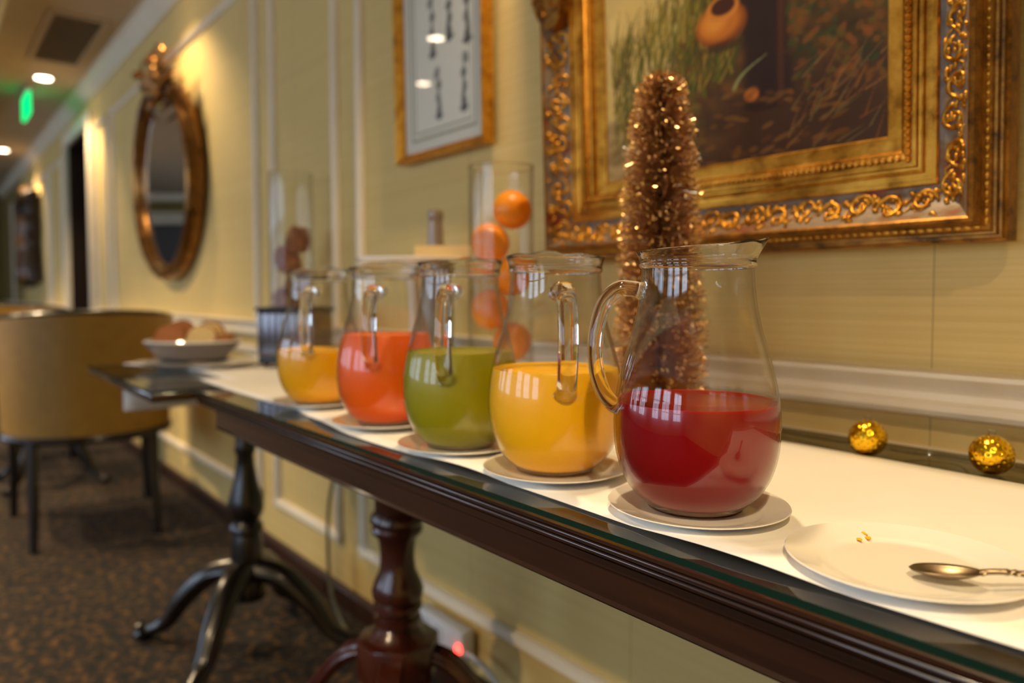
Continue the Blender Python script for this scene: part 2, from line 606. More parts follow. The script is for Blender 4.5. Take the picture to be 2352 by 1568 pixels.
# ------------------------------------------------------------------ ceiling fittings
lab = ['recessed ceiling light above the juice table', 'recessed ceiling light above the oval mirror', 'recessed ceiling light between the vent and the green exit sign',
       'recessed ceiling light farthest down the room', 'recessed ceiling light mirrored as the upper bright spot in the print glass',
       'recessed ceiling light mirrored as the lower bright spot in the print glass', 'unseen warm fill light over the open floor nearest the windows', 'recessed ceiling light over the open floor, far end',
       'added unseen fill light over the open floor by the right-hand wall']
for (x, y, p), lb in zip(LIGHTS, lab):
    t = thing('ceiling_light', lb, 'ceiling light', (x, y, CEIL), group='recessed ceiling lights')
    bm = B()
    lathe(bm, [(0.052, -0.001), (0.052, -0.012), (0.066, -0.014), (0.072, -0.006), (0.072, 0.0)], 32)
    obj('trim_ring', bm, M_WPLAST, t)
    bm = B()
    lathe(bm, [(0, -0.006), (0.03, -0.008), (0.052, -0.004)], 32)
    obj('lens', bm, M_LAMP, t)
    ld = bpy.data.lights.new('downlight', 'SPOT')
    ld.energy = p * 5.5
    ld.color = WARM
    ld.spot_size = R(118)
    ld.spot_blend = 0.6
    ld.shadow_soft_size = 0.035
    lo = bpy.data.objects.new('downlight', ld)
    COL.objects.link(lo)
    lo.location = (x, y, CEIL - 0.055)

t = thing('ceiling_vent', 'square louvred air vent let into the ceiling', 'vent', (-5.2721, 0.7494, CEIL))
bm = B()
for (a, b_, c, d) in [(-0.53, -0.49, -0.15, 0.15), (0.49, 0.53, -0.15, 0.15), (-0.49, 0.49, -0.15, -0.12), (-0.49, 0.49, 0.12, 0.15)]:
    box(bm, a, b_, c, d, -0.012, 0)
obj('vent_frame', bm, mat('vent_paint', lin((190, 168, 136)), 0.7), t, smooth=False)
bm = B()
box(bm, -0.49, 0.49, -0.12, 0.12, -0.002, 0)
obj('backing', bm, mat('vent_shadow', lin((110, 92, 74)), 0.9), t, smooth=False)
sl = None
for k in range(22):
    if sl is None:
        bm = B()
        box(bm, -0.018, 0.010, -0.12, 0.12, -0.0015, 0.0015)
        sl = obj('slat', bm, mat('slat_paint', lin((180, 158, 128)), 0.7), t, smooth=False)
        s = sl
    else:
        s = sl.copy()
        COL.objects.link(s)
        s.parent = t
    s.location = (-0.47 + k * 0.0447, 0, -0.008)
    s.rotation_euler = (0, R(35), 0)

t = thing('exit_sign', 'glowing green exit sign hanging from the ceiling', 'exit sign', (-6.714, 0.6822, CEIL))
bm = B()
box(bm, -0.19, 0.19, -0.012, 0.012, -0.21, -0.05)
bev(bm, 0.004, 1)
obj('sign_panel', bm, M_EXIT, t)
for x in (-0.12, 0.12):
    bm = B()
    tube(bm, [(x, 0, -0.05), (x, 0, 0)], 0.004, 6)
    obj('hanger', bm, M_WPLAST, t)
bm = B()
box(bm, -0.2, 0.2, -0.018, 0.018, -0.052, -0.036)
obj('sign_housing', bm, M_WPLAST, t, smooth=False)


# ------------------------------------------------------------------ raster panels (flat print and paint, as vertex colours)
def raster(name, img, w_, h_, m, parent, thick=0.0):
    """img: H x W x 3 linear colours, row 0 at the bottom; lies in local XZ plane facing -Y"""
    Hh, Ww = img.shape[:2]
    xs_ = np.linspace(0, w_, Ww)
    zs_ = np.linspace(0, h_, Hh)
    X_, Z_ = np.meshgrid(xs_, zs_)
    co = np.stack([X_, np.zeros_like(X_), Z_], -1).reshape(-1, 3)
    idx = np.arange(Hh * Ww).reshape(Hh, Ww)
    q = np.stack([idx[:-1, :-1], idx[:-1, 1:], idx[1:, 1:], idx[1:, :-1]], -1).reshape(-1, 4)
    me = bpy.data.meshes.new(name)
    me.from_pydata(co.tolist(), [], q.tolist())
    ca = me.color_attributes.new('paint', 'FLOAT_COLOR', 'POINT')
    rgba = np.ones((Hh * Ww, 4), np.float32)
    rgba[:, :3] = img.reshape(-1, 3)
    ca.data.foreach_set('color', rgba.ravel())
    me.materials.append(m)
    o = bpy.data.objects.new(name, me)
    COL.objects.link(o)
    o.parent = parent
    return o


def vc_mat(name, rough=0.5, bump=0.0, spec=0.5):
    m = mat(name, rough=rough)
    m.node_tree.nodes['Principled BSDF'].inputs['Specular IOR Level'].default_value = spec
    nt = m.node_tree
    a = nd(nt, 'ShaderNodeVertexColor', layer_name='paint')
    nt.links.new(a.outputs[0], nt.nodes['Principled BSDF'].inputs['Base Color'])
    if bump:
        tc = nd(nt, 'ShaderNodeTexCoord')
        n = nd(nt, 'ShaderNodeTexNoise')
        n.inputs['Scale'].default_value = 180
        bp = nd(nt, 'ShaderNodeBump')
        bp.inputs['Strength'].default_value = bump
        bp.inputs['Distance'].default_value = 0.0008
        nt.links.new(tc.outputs['Object'], n.inputs[0])
        nt.links.new(n.outputs[0], bp.inputs['Height'])
        nt.links.new(bp.outputs[0], nt.nodes['Principled BSDF'].inputs['Normal'])
    return m


class Paint:
    def __init__(s, x0, x1, z0, z1, step, base):
        s.x0, s.z0, s.st = x0, z0, step
        s.W = int((x1 - x0) / step) + 1
        s.H = int((z1 - z0) / step) + 1
        s.im = np.zeros((s.H, s.W, 3), np.float32)
        s.im[:] = lin(base)
        s.X, s.Z = np.meshgrid(x0 + np.arange(s.W) * step, z0 + np.arange(s.H) * step)

    def win(s, xa, xb, za, zb):
        i0 = max(0, int((xa - s.x0) / s.st))
        i1 = min(s.W, int((xb - s.x0) / s.st) + 2)
        j0 = max(0, int((za - s.z0) / s.st))
        j1 = min(s.H, int((zb - s.z0) / s.st) + 2)
        return slice(j0, j1), slice(i0, i1)

    def blob(s, x, z, rx, rz, col, a=1.0, soft=0.35, rot=0.0):
        m = max(rx, rz) * 1.6
        sl_ = s.win(x - m, x + m, z - m, z + m)
        dx, dz = s.X[sl_] - x, s.Z[sl_] - z
        c, n = math.cos(rot), math.sin(rot)
        u = (dx * c + dz * n) / rx
        v = (-dx * n + dz * c) / rz
        d = np.sqrt(u * u + v * v)
        k = np.clip((1 - d) / soft + 0.5, 0, 1)[..., None] * a
        s.im[sl_] = s.im[sl_] * (1 - k) + np.array(lin(col)) * k

    def stroke(s, x, z, x2, z2, wd, col, a=0.8, bend=0.0):
        n = max(3, int(math.hypot(x2 - x, z2 - z) / (wd * 0.8)))
        for i in range(n + 1):
            t_ = i / n
            b_ = bend * math.sin(t_ * PI)
            s.blob(x + (x2 - x) * t_ + b_, z + (z2 - z) * t_, wd * (1.1 - 0.7 * t_), wd * (1.1 - 0.7 * t_), col, a, 0.6)


# ------------------------------------------------------------------ large oil painting in carved gilt frame
PX0, PX1, PZ0, PZ1 = -0.868, -0.368, 1.215, 1.92
T_ = Paint(PX0, PX1, PZ0, PZ1, 0.002, (70, 48, 22))
pr = random.Random(11)
# sky and far ground
for i in range(700):
    x, z = pr.uniform(PX0, -0.70), pr.uniform(1.24, PZ1)
    lim = -0.755 + (z - 1.30) * 0.42
    if x < lim:
        T_.blob(x, z, 0.03, 0.02, pr.choice([(206, 176, 104), (198, 168, 96), (212, 184, 114), (190, 166, 104)]), 0.5)
for i in range(1500):
    x, z = pr.uniform(-0.80, PX1), pr.uniform(PZ0, PZ1)
    if x > -0.755 + (z - 1.30) * 0.42:
        f = (x + 0.80) / 0.44
        low = z < 1.33
        c = pr.choice([(88, 60, 26), (70, 46, 22), (104, 72, 28), (72, 50, 28)]) if low else pr.choice([(84, 62, 22), (96, 66, 24), (66, 52, 22), (120, 76, 28), (52, 38, 18)])
        T_.blob(x, z, 0.022, 0.014, c, 0.55, 0.6, pr.uniform(-1, 1))
for i in range(60):   # purple brown shade at lower right
    T_.blob(pr.uniform(-0.60, PX1), pr.uniform(PZ0, 1.32), 0.05, 0.03, (66, 42, 26), 0.22, 0.8)
# left: pale bank under the grass
for i in range(80):
    T_.blob(pr.uniform(PX0, -0.80), pr.uniform(PZ0, 1.30), 0.02, 0.03, pr.choice([(178, 150, 96), (160, 136, 84)]), 0.5, 0.7)
# tree trunk, dark
for z in np.arange(1.30, PZ1, 0.008):
    T_.blob(-0.548 + 0.006 * math.sin(z * 20), z, 0.040, 0.012, (44, 26, 18), 0.8)
    T_.blob(-0.522, z, 0.006, 0.01, (98, 54, 24), 0.4)
# foliage to the right of the trunk
for i in range(700):
    x, z = pr.uniform(-0.51, PX1), pr.uniform(1.30, PZ1)
    T_.blob(x, z, pr.uniform(0.004, 0.010), pr.uniform(0.003, 0.006), pr.choice([(110, 66, 22), (98, 78, 26), (60, 70, 28), (124, 80, 30), (72, 46, 20), (40, 56, 28), (140, 78, 28)]), 0.65, 0.5, pr.uniform(-1.5, 1.5))
# grass blades on the left
for i in range(520):
    x = pr.uniform(-0.85, -0.60)
    z = pr.uniform(1.27, 1.46) + max(0, (x + 0.80)) * 0.4
    h = pr.uniform(0.03, 0.09)
    T_.stroke(x, z, x + pr.uniform(-0.015, 0.03), z + h, 0.0022, pr.choice([(92, 96, 24), (134, 118, 34), (70, 74, 24), (160, 132, 48), (108, 88, 26), (84, 64, 20)]), 0.6, pr.uniform(-0.008, 0.008))
# water pot
T_.blob(-0.622, 1.438, 0.046, 0.034, (120, 62, 18), 1, 0.12)
T_.blob(-0.627, 1.442, 0.040, 0.028, (190, 110, 30), 1, 0.4)
T_.blob(-0.635, 1.444, 0.020, 0.016, (224, 146, 52), 0.8, 0.8)
T_.blob(-0.620, 1.463, 0.029, 0.020, (206, 128, 46), 1, 0.15)
T_.blob(-0.619, 1.466, 0.022, 0.014, (70, 34, 16), 1, 0.2)
T_.blob(-0.622, 1.403, 0.040, 0.008, (60, 36, 18), 0.7, 0.6)
# pale curving leaf, fallen leaves and stalks
T_.stroke(-0.60, 1.33, -0.545, 1.372, 0.003, (136, 140, 84), 0.8, -0.012)
T_.blob(-0.57, 1.316, 0.012, 0.010, (196, 112, 34), 0.9, 0.4)
for i in range(60):
    T_.blob(pr.uniform(-0.66, -0.42), pr.uniform(1.21, 1.33), pr.uniform(0.006, 0.014), 0.0035, pr.choice([(120, 82, 28), (140, 98, 34), (100, 62, 22)]), 0.5, 0.5, pr.uniform(-0.3, 0.4))
for i in range(45):
    x, z = pr.uniform(-0.52, -0.37), pr.uniform(1.21, 1.34)
    a = pr.uniform(0.3, 1.3)
    T_.stroke(x, z, x + 0.04 * math.cos(a), z + 0.04 * math.sin(a), 0.0013, pr.choice([(140, 96, 44), (104, 92, 54), (120, 74, 34)]), 0.6)
for i in range(140):
    x, z = pr.uniform(-0.86, -0.66), pr.uniform(1.21, 1.34)
    T_.blob(x, z, 0.012, 0.006, pr.choice([(96, 74, 26), (126, 96, 36), (84, 72, 30)]), 0.25 if x < -0.8 else 0.5, 0.6, pr.uniform(-0.5, 0.5))

PIV = PZ0
pic = thing('framed_oil_painting', 'large oil painting of a clay pot in grass, in a wide carved gilt frame', 'painting', (0, 0, 1.04))
pic.rotation_euler = (R(2.0), 0, 0)
pic.location = (0, 1.005, 1.07)
OY = 1.005
OZ = 1.07
KQ = 0.975
cv = raster('canvas', T_.im, (PX1 - PX0) * KQ * 1.0487, (PZ1 - PZ0) * KQ, vc_mat('oil_paint', 0.6, 0.3, 0.2), pic)
PX0, PX1 = 1.0487 * PX0 * KQ - 0.0829 * KQ, 1.0487 * PX1 * KQ - 0.0829 * KQ
PZ0, PZ1 = 1.004 + (PZ0 - 1.004) * KQ, 1.004 + (PZ1 - 1.004) * KQ
cv.location = (PX0, 1.010 - OY, PZ0 - OZ)


def frame_sweep(prof, x0, x1, z0, z1, yb, name, m, parent, sub=1):
    """prof: (outward offset, height toward the room); mitred around the rectangle x0..x1, z0..z1 (sight edge)"""
    b = B()
    rings = []
    for o_, d in prof:
        c = [(x0 - o_, z0 - o_), (x1 + o_, z0 - o_), (x1 + o_, z1 + o_), (x0 - o_, z1 + o_)]
        rings.append([b.verts.new((x, yb - d, z)) for x, z in c])
    for A, C in zip(rings, rings[1:]):
        for i in range(4):
            j = (i + 1) % 4
            b.faces.new((A[i], A[j], C[j], C[i]))
    return obj(name, b, m, parent, ang=22)


# offsets/heights measured from the wall side; sight edge at 0
yb0 = 1.024 - OY
x0_, x1_, z0_, z1_ = PX0 + 0.002, PX1 - 0.002, PZ0 + 0.002 - OZ, PZ1 - 0.002 - OZ
frame_sweep([(0, 0.006), (0, 0.015), (0.002, 0.018), (0.005, 0.019), (0.0215, 0.022), (0.0245, 0.031), (0.0265, 0.032), (0.027, 0.030)], x0_, x1_, z0_, z1_, yb0, 'sight_moulding', M_GOLD, pic)
frame_sweep([(0.027, 0.0), (0.027, 0.030), (0.040, 0.032), (0.041, 0.038), (0.046, 0.039), (0.0475, 0.035), (0.050, 0.035), (0.051, 0.038), (0.054, 0.039), (0.0555, 0.035), (0.064, 0.036), (0.065, 0.039), (0.070, 0.040), (0.072, 0.037)],
            x0_, x1_, z0_, z1_, yb0, 'stepped_moulding', M_GOLD, pic)
frame_sweep([(0.072, 0.0), (0.072, 0.036), (0.078, 0.036), (0.090, 0.040), (0.102, 0.049), (0.110, 0.060), (0.114, 0.066)], x0_, x1_, z0_, z1_, yb0, 'carved_hollow', M_PATINA, pic)
frame_sweep([(0.114, 0.0), (0.114, 0.066), (0.117, 0.069), (0.121, 0.067), (0.123, 0.058), (0.124, 0.050), (0.127, 0.046), (0.131, 0.044)], x0_, x1_, z0_, z1_, yb0, 'outer_ridge', M_GOLDD, pic)
frame_sweep([(0.131, 0.0), (0.131, 0.044), (0.133, 0.040), (0.136, 0.040), (0.137, 0.034), (0.140, 0.034), (0.141, 0.028), (0.144, 0.026), (0.145, 0.010), (0.145, 0.0)],
            x0_, x1_, z0_, z1_, yb0, 'back_edge_moulding', M_GOLDD, pic)
# bead course along the sight moulding (too fine to pick apart): one mesh
b = B()
SIDES = []
for (ax, az, bx, bz, nx, nz) in [(x0_, z0_, x1_, z0_, 0, -1), (x1_, z0_, x1_, z1_, 1, 0), (x1_, z1_, x0_, z1_, 0, 1), (x0_, z1_, x0_, z0_, -1, 0)]:
    SIDES.append(((ax, az), (bx, bz), (nx, nz)))
for (A, C, N) in SIDES:
    L_ = math.hypot(C[0] - A[0], C[1] - A[1])
    ex, ez = (C[0] - A[0]) / L_, (C[1] - A[1]) / L_
    s_ = -0.035
    while s_ < L_ + 0.035:
        x = A[0] + ex * s_ + N[0] * 0.0335
        z = A[1] + ez * s_ + N[1] * 0.0335
        ball(b, (x, yb0 - 0.034, z), 0.0046, 1, (1.15 if ex else 1, 1, 1.15 if ez else 1))
        s_ += 0.0088
    # leaf-tip course on the outer slope
    s_ = -0.12
    while s_ < L_ + 0.12:
        x = A[0] + ex * s_ + N[0] * 0.1275
        z = A[1] + ez * s_ + N[1] * 0.1275
        ball(b, (x, yb0 - 0.0455, z), 0.0032, 1, (1.5 if ex else 1, 0.8, 1.5 if ez else 1))
        s_ += 0.0105
o = obj('beading', b, M_GOLD, pic)
o['kind'] = 'stuff'


def scroll(b, cx, cz, r, a0, turns, hand, y, th, L):
    """spiral curl in the frame plane; L maps (u, v) in band coords to x, z"""
    pts = []
    n = int(10 * turns) + 6
    for i in range(n):
        t_ = i / (n - 1)
        a = a0 + hand * turns * 2 * PI * t_
        rr = r * (1 - 0.78 * t_)
        u, v = cx + rr * math.cos(a), cz + rr * math.sin(a)
        x, z = L(u, v)
        pts.append((x, y(v) - th * 0.3, z))
    rad = [th * (0.55 + 0.75 * math.sin(PI * min(1, 0.15 + 0.85 * i / (n - 1)))) for i in range(n)]
    tube(b, pts, rad, 7, up=(0, 1, 0))
    x, z = L(cx, cz)
    ball(b, (x, y(cz) - th * 0.4, z), th * 1.3, 1)


def cove_y(v):
    # v = outward offset within the hollow 0.076..0.108
    pr_ = [(0.07, 0.036), (0.078, 0.036), (0.090, 0.040), (0.102, 0.049), (0.110, 0.060), (0.114, 0.066)]
    for (a, h1), (c, h2) in zip(pr_, pr_[1:]):
        if a <= v <= c:
            return yb0 - (h1 + (h2 - h1) * (v - a) / (c - a))
    return yb0 - 0.038


sr = random.Random(5)
for si, (A, C, N) in enumerate(SIDES):
    b = B()
    L_ = math.hypot(C[0] - A[0], C[1] - A[1])
    ex, ez = (C[0] - A[0]) / L_, (C[1] - A[1]) / L_

    def Lm(u, v):
        return (A[0] + ex * u + N[0] * v, A[1] + ez * u + N[1] * v)
    u = -0.085
    k = 0
    while u < L_ + 0.085:
        r = sr.uniform(0.016, 0.0185)
        scroll(b, u + 0.010, 0.0945 + (0.003 if k % 2 else -0.003), r, (PI if k % 2 else 0), 1.15, (1 if k % 2 else -1), cove_y, 0.0026, Lm)
        for q in range(10):   # leaf lobes branching off
            a = sr.uniform(0, 2 * PI)
            cx, cz = u + 0.022 + sr.uniform(-0.018, 0.018), 0.097 + sr.uniform(-0.016, 0.014)
            pts = []
            for i in range(6):
                t_ = i / 5
                uu, vv = cx + 0.011 * t_ * math.cos(a + t_), cz + 0.009 * t_ * math.sin(a + t_)
                vv = min(0.111, max(0.075, vv))
                x, z = Lm(uu, vv)
                pts.append((x, cove_y(vv) - 0.0006, z))
            tube(b, pts, [0.0014, 0.0030, 0.0036, 0.0032, 0.0020, 0.0008], 6, up=(0, 1, 0))
        # connecting stem
        pts = []
        for i in range(7):
            t_ = i / 6
            uu, vv = u - 0.004 + 0.042 * t_, 0.092 + 0.014 * math.sin(2 * PI * t_ + (PI if k % 2 else 0))
            x, z = Lm(uu, vv)
            pts.append((x, cove_y(vv) - 0.0004, z))
        tube(b, pts, 0.0013, 6, up=(0, 1, 0))
        u += 0.040
        k += 1
    o = obj('scroll_carving', b, M_GOLD, pic, ang=180)
# corner leaf and cartouche swellings on the left and right rails
for (cx, cz, sx, sz) in [(x0_ - 0.100, 1.60 - OZ, 1, 0), (x1_ + 0.100, 1.60 - OZ, -1, 0)]:
    b = B()
    hh = 0.095 if sx else 0.05
    out = [(-0.045, 0), (-0.040, 0.5), (-0.022, 0.82), (0.0, 1.0), (0.030, 0.85), (0.032, 0), (0.030, -0.85), (0.0, -1.0), (-0.022, -0.82), (-0.040, -0.5)]
    S = 1 if sx >= 0 else -1
    poly = [(cx + S * p * (1 if sx else 1.1), cz + q * hh) for p, q in out]
    poly = [tuple(p) for p in spline(poly, 3, True)]
    prism(b, poly, 'y', yb0 - 0.066, yb0 - 0.03)
    for k in range(26):
        uu, vv = sr.uniform(-0.034, 0.020) * S, sr.uniform(-0.75, 0.75) * hh
        a = sr.uniform(0, 2 * PI)
        pts = [(cx + uu + 0.009 * t_ * math.cos(a + 2.4 * t_), yb0 - 0.067 - 0.003 * math.sin(PI * t_), cz + vv + 0.009 * t_ * math.sin(a + 2.4 * t_)) for t_ in [i / 6 for i in range(7)]]
        tube(b, pts, [0.001, 0.002, 0.0028, 0.003, 0.0026, 0.002, 0.0008], 6, up=(0, 1, 0))
    obj('cartouche' if sx else 'corner_leaf', b, M_GOLDD, pic)

# ------------------------------------------------------------------ small framed print
FX0, FX1, FZ0, FZ1 = -1.600, -1.222, 1.350, 2.02
pt = thing('framed_print', 'tall narrow print of slender grey ornaments in a thin gold frame', 'picture', (0, 1.030, FZ0))
pt.rotation_euler = (R(1.0), 0, 0)
T2 = Paint(FX0 + 0.02, FX1 - 0.02, FZ0 + 0.02, FZ1 - 0.02, 0.0018, (224, 224, 208))
# inner sheet and ruled borders
X_, Z_ = T2.X, T2.Z


def rect(xa, xb, za, zb, col, a=1.0):
    k = ((X_ > xa) & (X_ < xb) & (Z_ > za) & (Z_ < zb))[..., None] * a
    T2.im[:] = T2.im * (1 - k) + np.array(lin(col)) * k


for ins, c1 in ((0.052, (150, 148, 110)), (0.058, (232, 230, 214)), (0.070, (128, 124, 96)), (0.0725, (234, 232, 216))):
    rect(FX0 + ins, FX1 - ins, FZ0 + ins, FZ1 - ins, c1)
gr = (62, 66, 64)


def candlestick(x, z0, z1, s=1.0, hook=0):
    h = z1 - z0
    T2.stroke(x, z0, x, z1, 0.0042 * s, gr, 0.75)
    T2.blob(x, z0 + 0.006, 0.013 * s, 0.008, gr, 0.9, 0.4)
    T2.blob(x, z0 + 0.02, 0.008 * s, 0.012, gr, 0.8, 0.5)
    T2.blob(x + hook * 0.004, z0 + h * 0.42, 0.007 * s, 0.014, gr, 0.7, 0.5)
    T2.blob(x, z0 + h * 0.68, 0.009 * s, 0.012, gr, 0.8, 0.5)
    T2.blob(x + hook * 0.008, z1 - 0.008, 0.009 * s, 0.016, gr, 0.7, 0.5, 0.5 * hook)
    T2.blob(x - hook * 0.004, z0 + h * 0.25, 0.006 * s, 0.018, (96, 98, 92), 0.6, 0.6)


for (x, za, zb, s_, hk) in [(-1.448, 1.60, 1.745, 1.3, -1), (-1.378, 1.625, 1.745, 1.5, 1), (-1.306, 1.60, 1.745, 1.5, -1),
                            (-1.425, 1.445, 1.565, 1.25, -1), (-1.322, 1.445, 1.575, 1.3, 1), (-1.45, 1.79, 1.92, 1.2, 1), (-1.38, 1.79, 1.93, 1.4, -1), (-1.31, 1.79, 1.92, 1.2, 1)]:
    candlestick(x, za, zb, s_, hk)
FX0, FX1 = 1.0487 * FX0 - 0.0829, 1.0487 * FX1 - 0.0829
o = raster('print_sheet', T2.im, FX1 - FX0 - 0.04, FZ1 - FZ0 - 0.04, vc_mat('print_ink', 0.6), pt)
o.location = (FX0 + 0.02, 0.004, 0.02)
b = B()
box(b, FX0 + 0.016, FX1 - 0.016, -0.002, -0.0005, 0.016, FZ1 - FZ0 - 0.016)
obj('cover_glass', b, thin_glass('picture_glass', (0.97, 0.97, 0.97), (0.9, 0.9, 0.9), 0.045), pt, smooth=False)
frame_sweep([(0, 0.0), (0, 0.012), (0.004, 0.016), (0.007, 0.014), (0.014, 0.022), (0.020, 0.024), (0.022, 0.020), (0.022, -0.008)],
            FX0 + 0.022, FX1 - 0.022, 0.022, FZ1 - FZ0 - 0.022, 0.006, 'gold_frame', M_GOLD, pt)
b = B()
box(b, FX0 + 0.01, FX1 - 0.01, 0.006, 0.01, 0.01, FZ1 - FZ0 - 0.01)
obj('backing_board', b, M_DARK, pt, smooth=False)

# ------------------------------------------------------------------ oval mirror with crest
mr = thing('oval_mirror', 'oval wall mirror in a bronze gilt frame crowned with a carved crest', 'mirror', (-4.0659, 1.0079, 1.575))
mr.rotation_euler = (R(2), 0, 0)
AX, AZ = 0.555, 0.500


def oval_sweep(prof, ax, az, seg=72):
    b = B()
    rings = []
    for o_, d in prof:
        rings.append([b.verts.new(((ax + o_) * math.cos(2 * PI * i / seg), -d, (az + o_) * math.sin(2 * PI * i / seg))) for i in range(seg)])
    for A, C in zip(rings, rings[1:]):
        for i in range(seg):
            j = (i + 1) % seg
            b.faces.new((A[i], A[j], C[j], C[i]))
    return b


obj('frame_inner_bead', oval_sweep([(-0.085, 0.0), (-0.085, 0.02), (-0.078, 0.028), (-0.070, 0.026), (-0.066, 0.018)], AX, AZ), M_BRONZE, mr)
obj('frame', oval_sweep([(-0.068, 0.012), (-0.062, 0.030), (-0.045, 0.048), (-0.025, 0.055), (-0.008, 0.046), (-0.004, 0.03), (0.0, 0.02), (0.0, -0.02)], AX, AZ), M_BRONZE, mr)
b = B()
vs = [b.verts.new(((AX - 0.078) * math.cos(2 * PI * i / 64), -0.012, (AZ - 0.078) * math.sin(2 * PI * i / 64))) for i in range(64)]
b.faces.new(vs)
obj('mirror_glass', b, M_MIRROR, mr, smooth=False)
b = B()
cr = random.Random(3)
for k in range(30):   # acanthus leaves fanning out of a central rosette
    a = R(-30 + 240 * k / 29) + cr.uniform(-0.15, 0.15)
    L_ = cr.uniform(0.07, 0.14)
    c0 = (cr.uniform(-0.05, 0.05), -0.06, 0.52 + cr.uniform(-0.04, 0.05))
    pts, rad = [], []
    for i in range(7):
        t_ = i / 6
        pts.append((c0[0] + L_ * t_ * math.cos(a + 0.5 * t_) * 1.1, c0[1] - 0.06 * math.sin(PI * t_) - 0.02 * t_, c0[2] + L_ * t_ * math.sin(a + 0.5 * t_)))
        rad.append(0.004 + 0.017 * math.sin(PI * min(1, t_ * 0.9 + 0.08)))
    tube(b, pts, rad, 7, flat=0.55, up=(0, 1, 0))
for k in range(18):
    ball(b, (cr.uniform(-0.13, 0.13), -0.09 - cr.uniform(0, 0.05), 0.52 + cr.uniform(-0.12, 0.16)), cr.uniform(0.012, 0.024), 1)
cro = obj('crest', b, M_BRONZE, mr)
cro.scale = (2.1, 1.0, 1.0)
cro.location = (0.16, 0.05, -0.10)
b = B()
for k in range(9):
    t_ = k / 8
    ball(b, (0.02 * math.sin(t_ * 7), -0.07 - 0.02 * math.sin(t_ * 5), 0.62 + 0.12 * t_), 0.026 * (1.1 - 0.7 * t_), 1)
for s_ in (-1, 1):
    pts = [(s_ * 0.12 * math.sin(t_ * 2.3), -0.075, 0.56 + 0.15 * t_) for t_ in [i / 8 for i in range(9)]]
    tube(b, pts, [0.02 * (1 - 0.75 * i / 8) for i in range(9)], 8, up=(0, 1, 0))
cro = obj('finial', b, M_BRONZE, mr)
cro.scale = (1.8, 1.0, 1.0)
cro.location = (-0.02, 0.04, -0.06)

# far ornate mirror
mr2 = thing('ornate_wall_mirror', 'dark wavy-edged framed mirror hanging beyond the doorway', 'mirror', (-9.8866, 1.013, 1.60))
out = [(0.0, 0.62), (0.22, 0.55), (0.45, 0.50), (0.62, 0.50), (0.56, 0.30), (0.60, 0.12), (0.54, -0.05), (0.60, -0.25), (0.62, -0.47), (0.35, -0.45), (0.0, -0.52)]
out = out + [(-x, z) for x, z in reversed(out[1:-1])]
sp = spline(out, 3, True)
b = B()
ri = []
for f, d in [(1.0, -0.02), (1.0, 0.06), (0.95, 0.10), (0.86, 0.09), (0.80, 0.04), (0.78, 0.03)]:
    ri.append([b.verts.new((p[0] * f, -d, p[1] * f)) for p in sp])
for A, C in zip(ri, ri[1:]):
    for i in range(len(A)):
        b.faces.new((A[i], A[(i + 1) % len(A)], C[(i + 1) % len(A)], C[i]))
obj('frame', b, mat('dark_carved_wood', lin((54, 38, 20)), 0.4), mr2)
b = B()
b.faces.new([b.verts.new((p[0] * 0.79, -0.032, p[1] * 0.79)) for p in sp])
obj('mirror_glass', b, M_MIRROR, mr2, smooth=False)

# ------------------------------------------------------------------ tables
TT = 0.80          # upper face of the glass
WT = 0.794         # wood under it


def cab_leg(b, ang, z_top, r0, reach, foot=0.022, th=0.024, c=(0, 0)):
    """curved tripod leg that springs from the column and ends in a pad foot"""
    pts = spline([(r0, z_top), (r0 + reach * 0.28, z_top - 0.02), (r0 + reach * 0.55, z_top * 0.58), (r0 + reach * 0.72, z_top * 0.27),
                  (r0 + reach * 0.88, 0.035), (r0 + reach, 0.024)], 5)
    P = [(c[0] + p[0] * math.cos(ang), c[1] + p[0] * math.sin(ang), p[1]) for p in pts]
    n = len(P)
    rad = [th * (1.25 - 0.65 * min(1, i / (n * 0.8))) for i in range(n)]
    for i in range(1, 5):
        rad[-i] = th * (0.95 if i > 1 else 0.8)
    tube(b, P, rad, 10, flat=0.85)


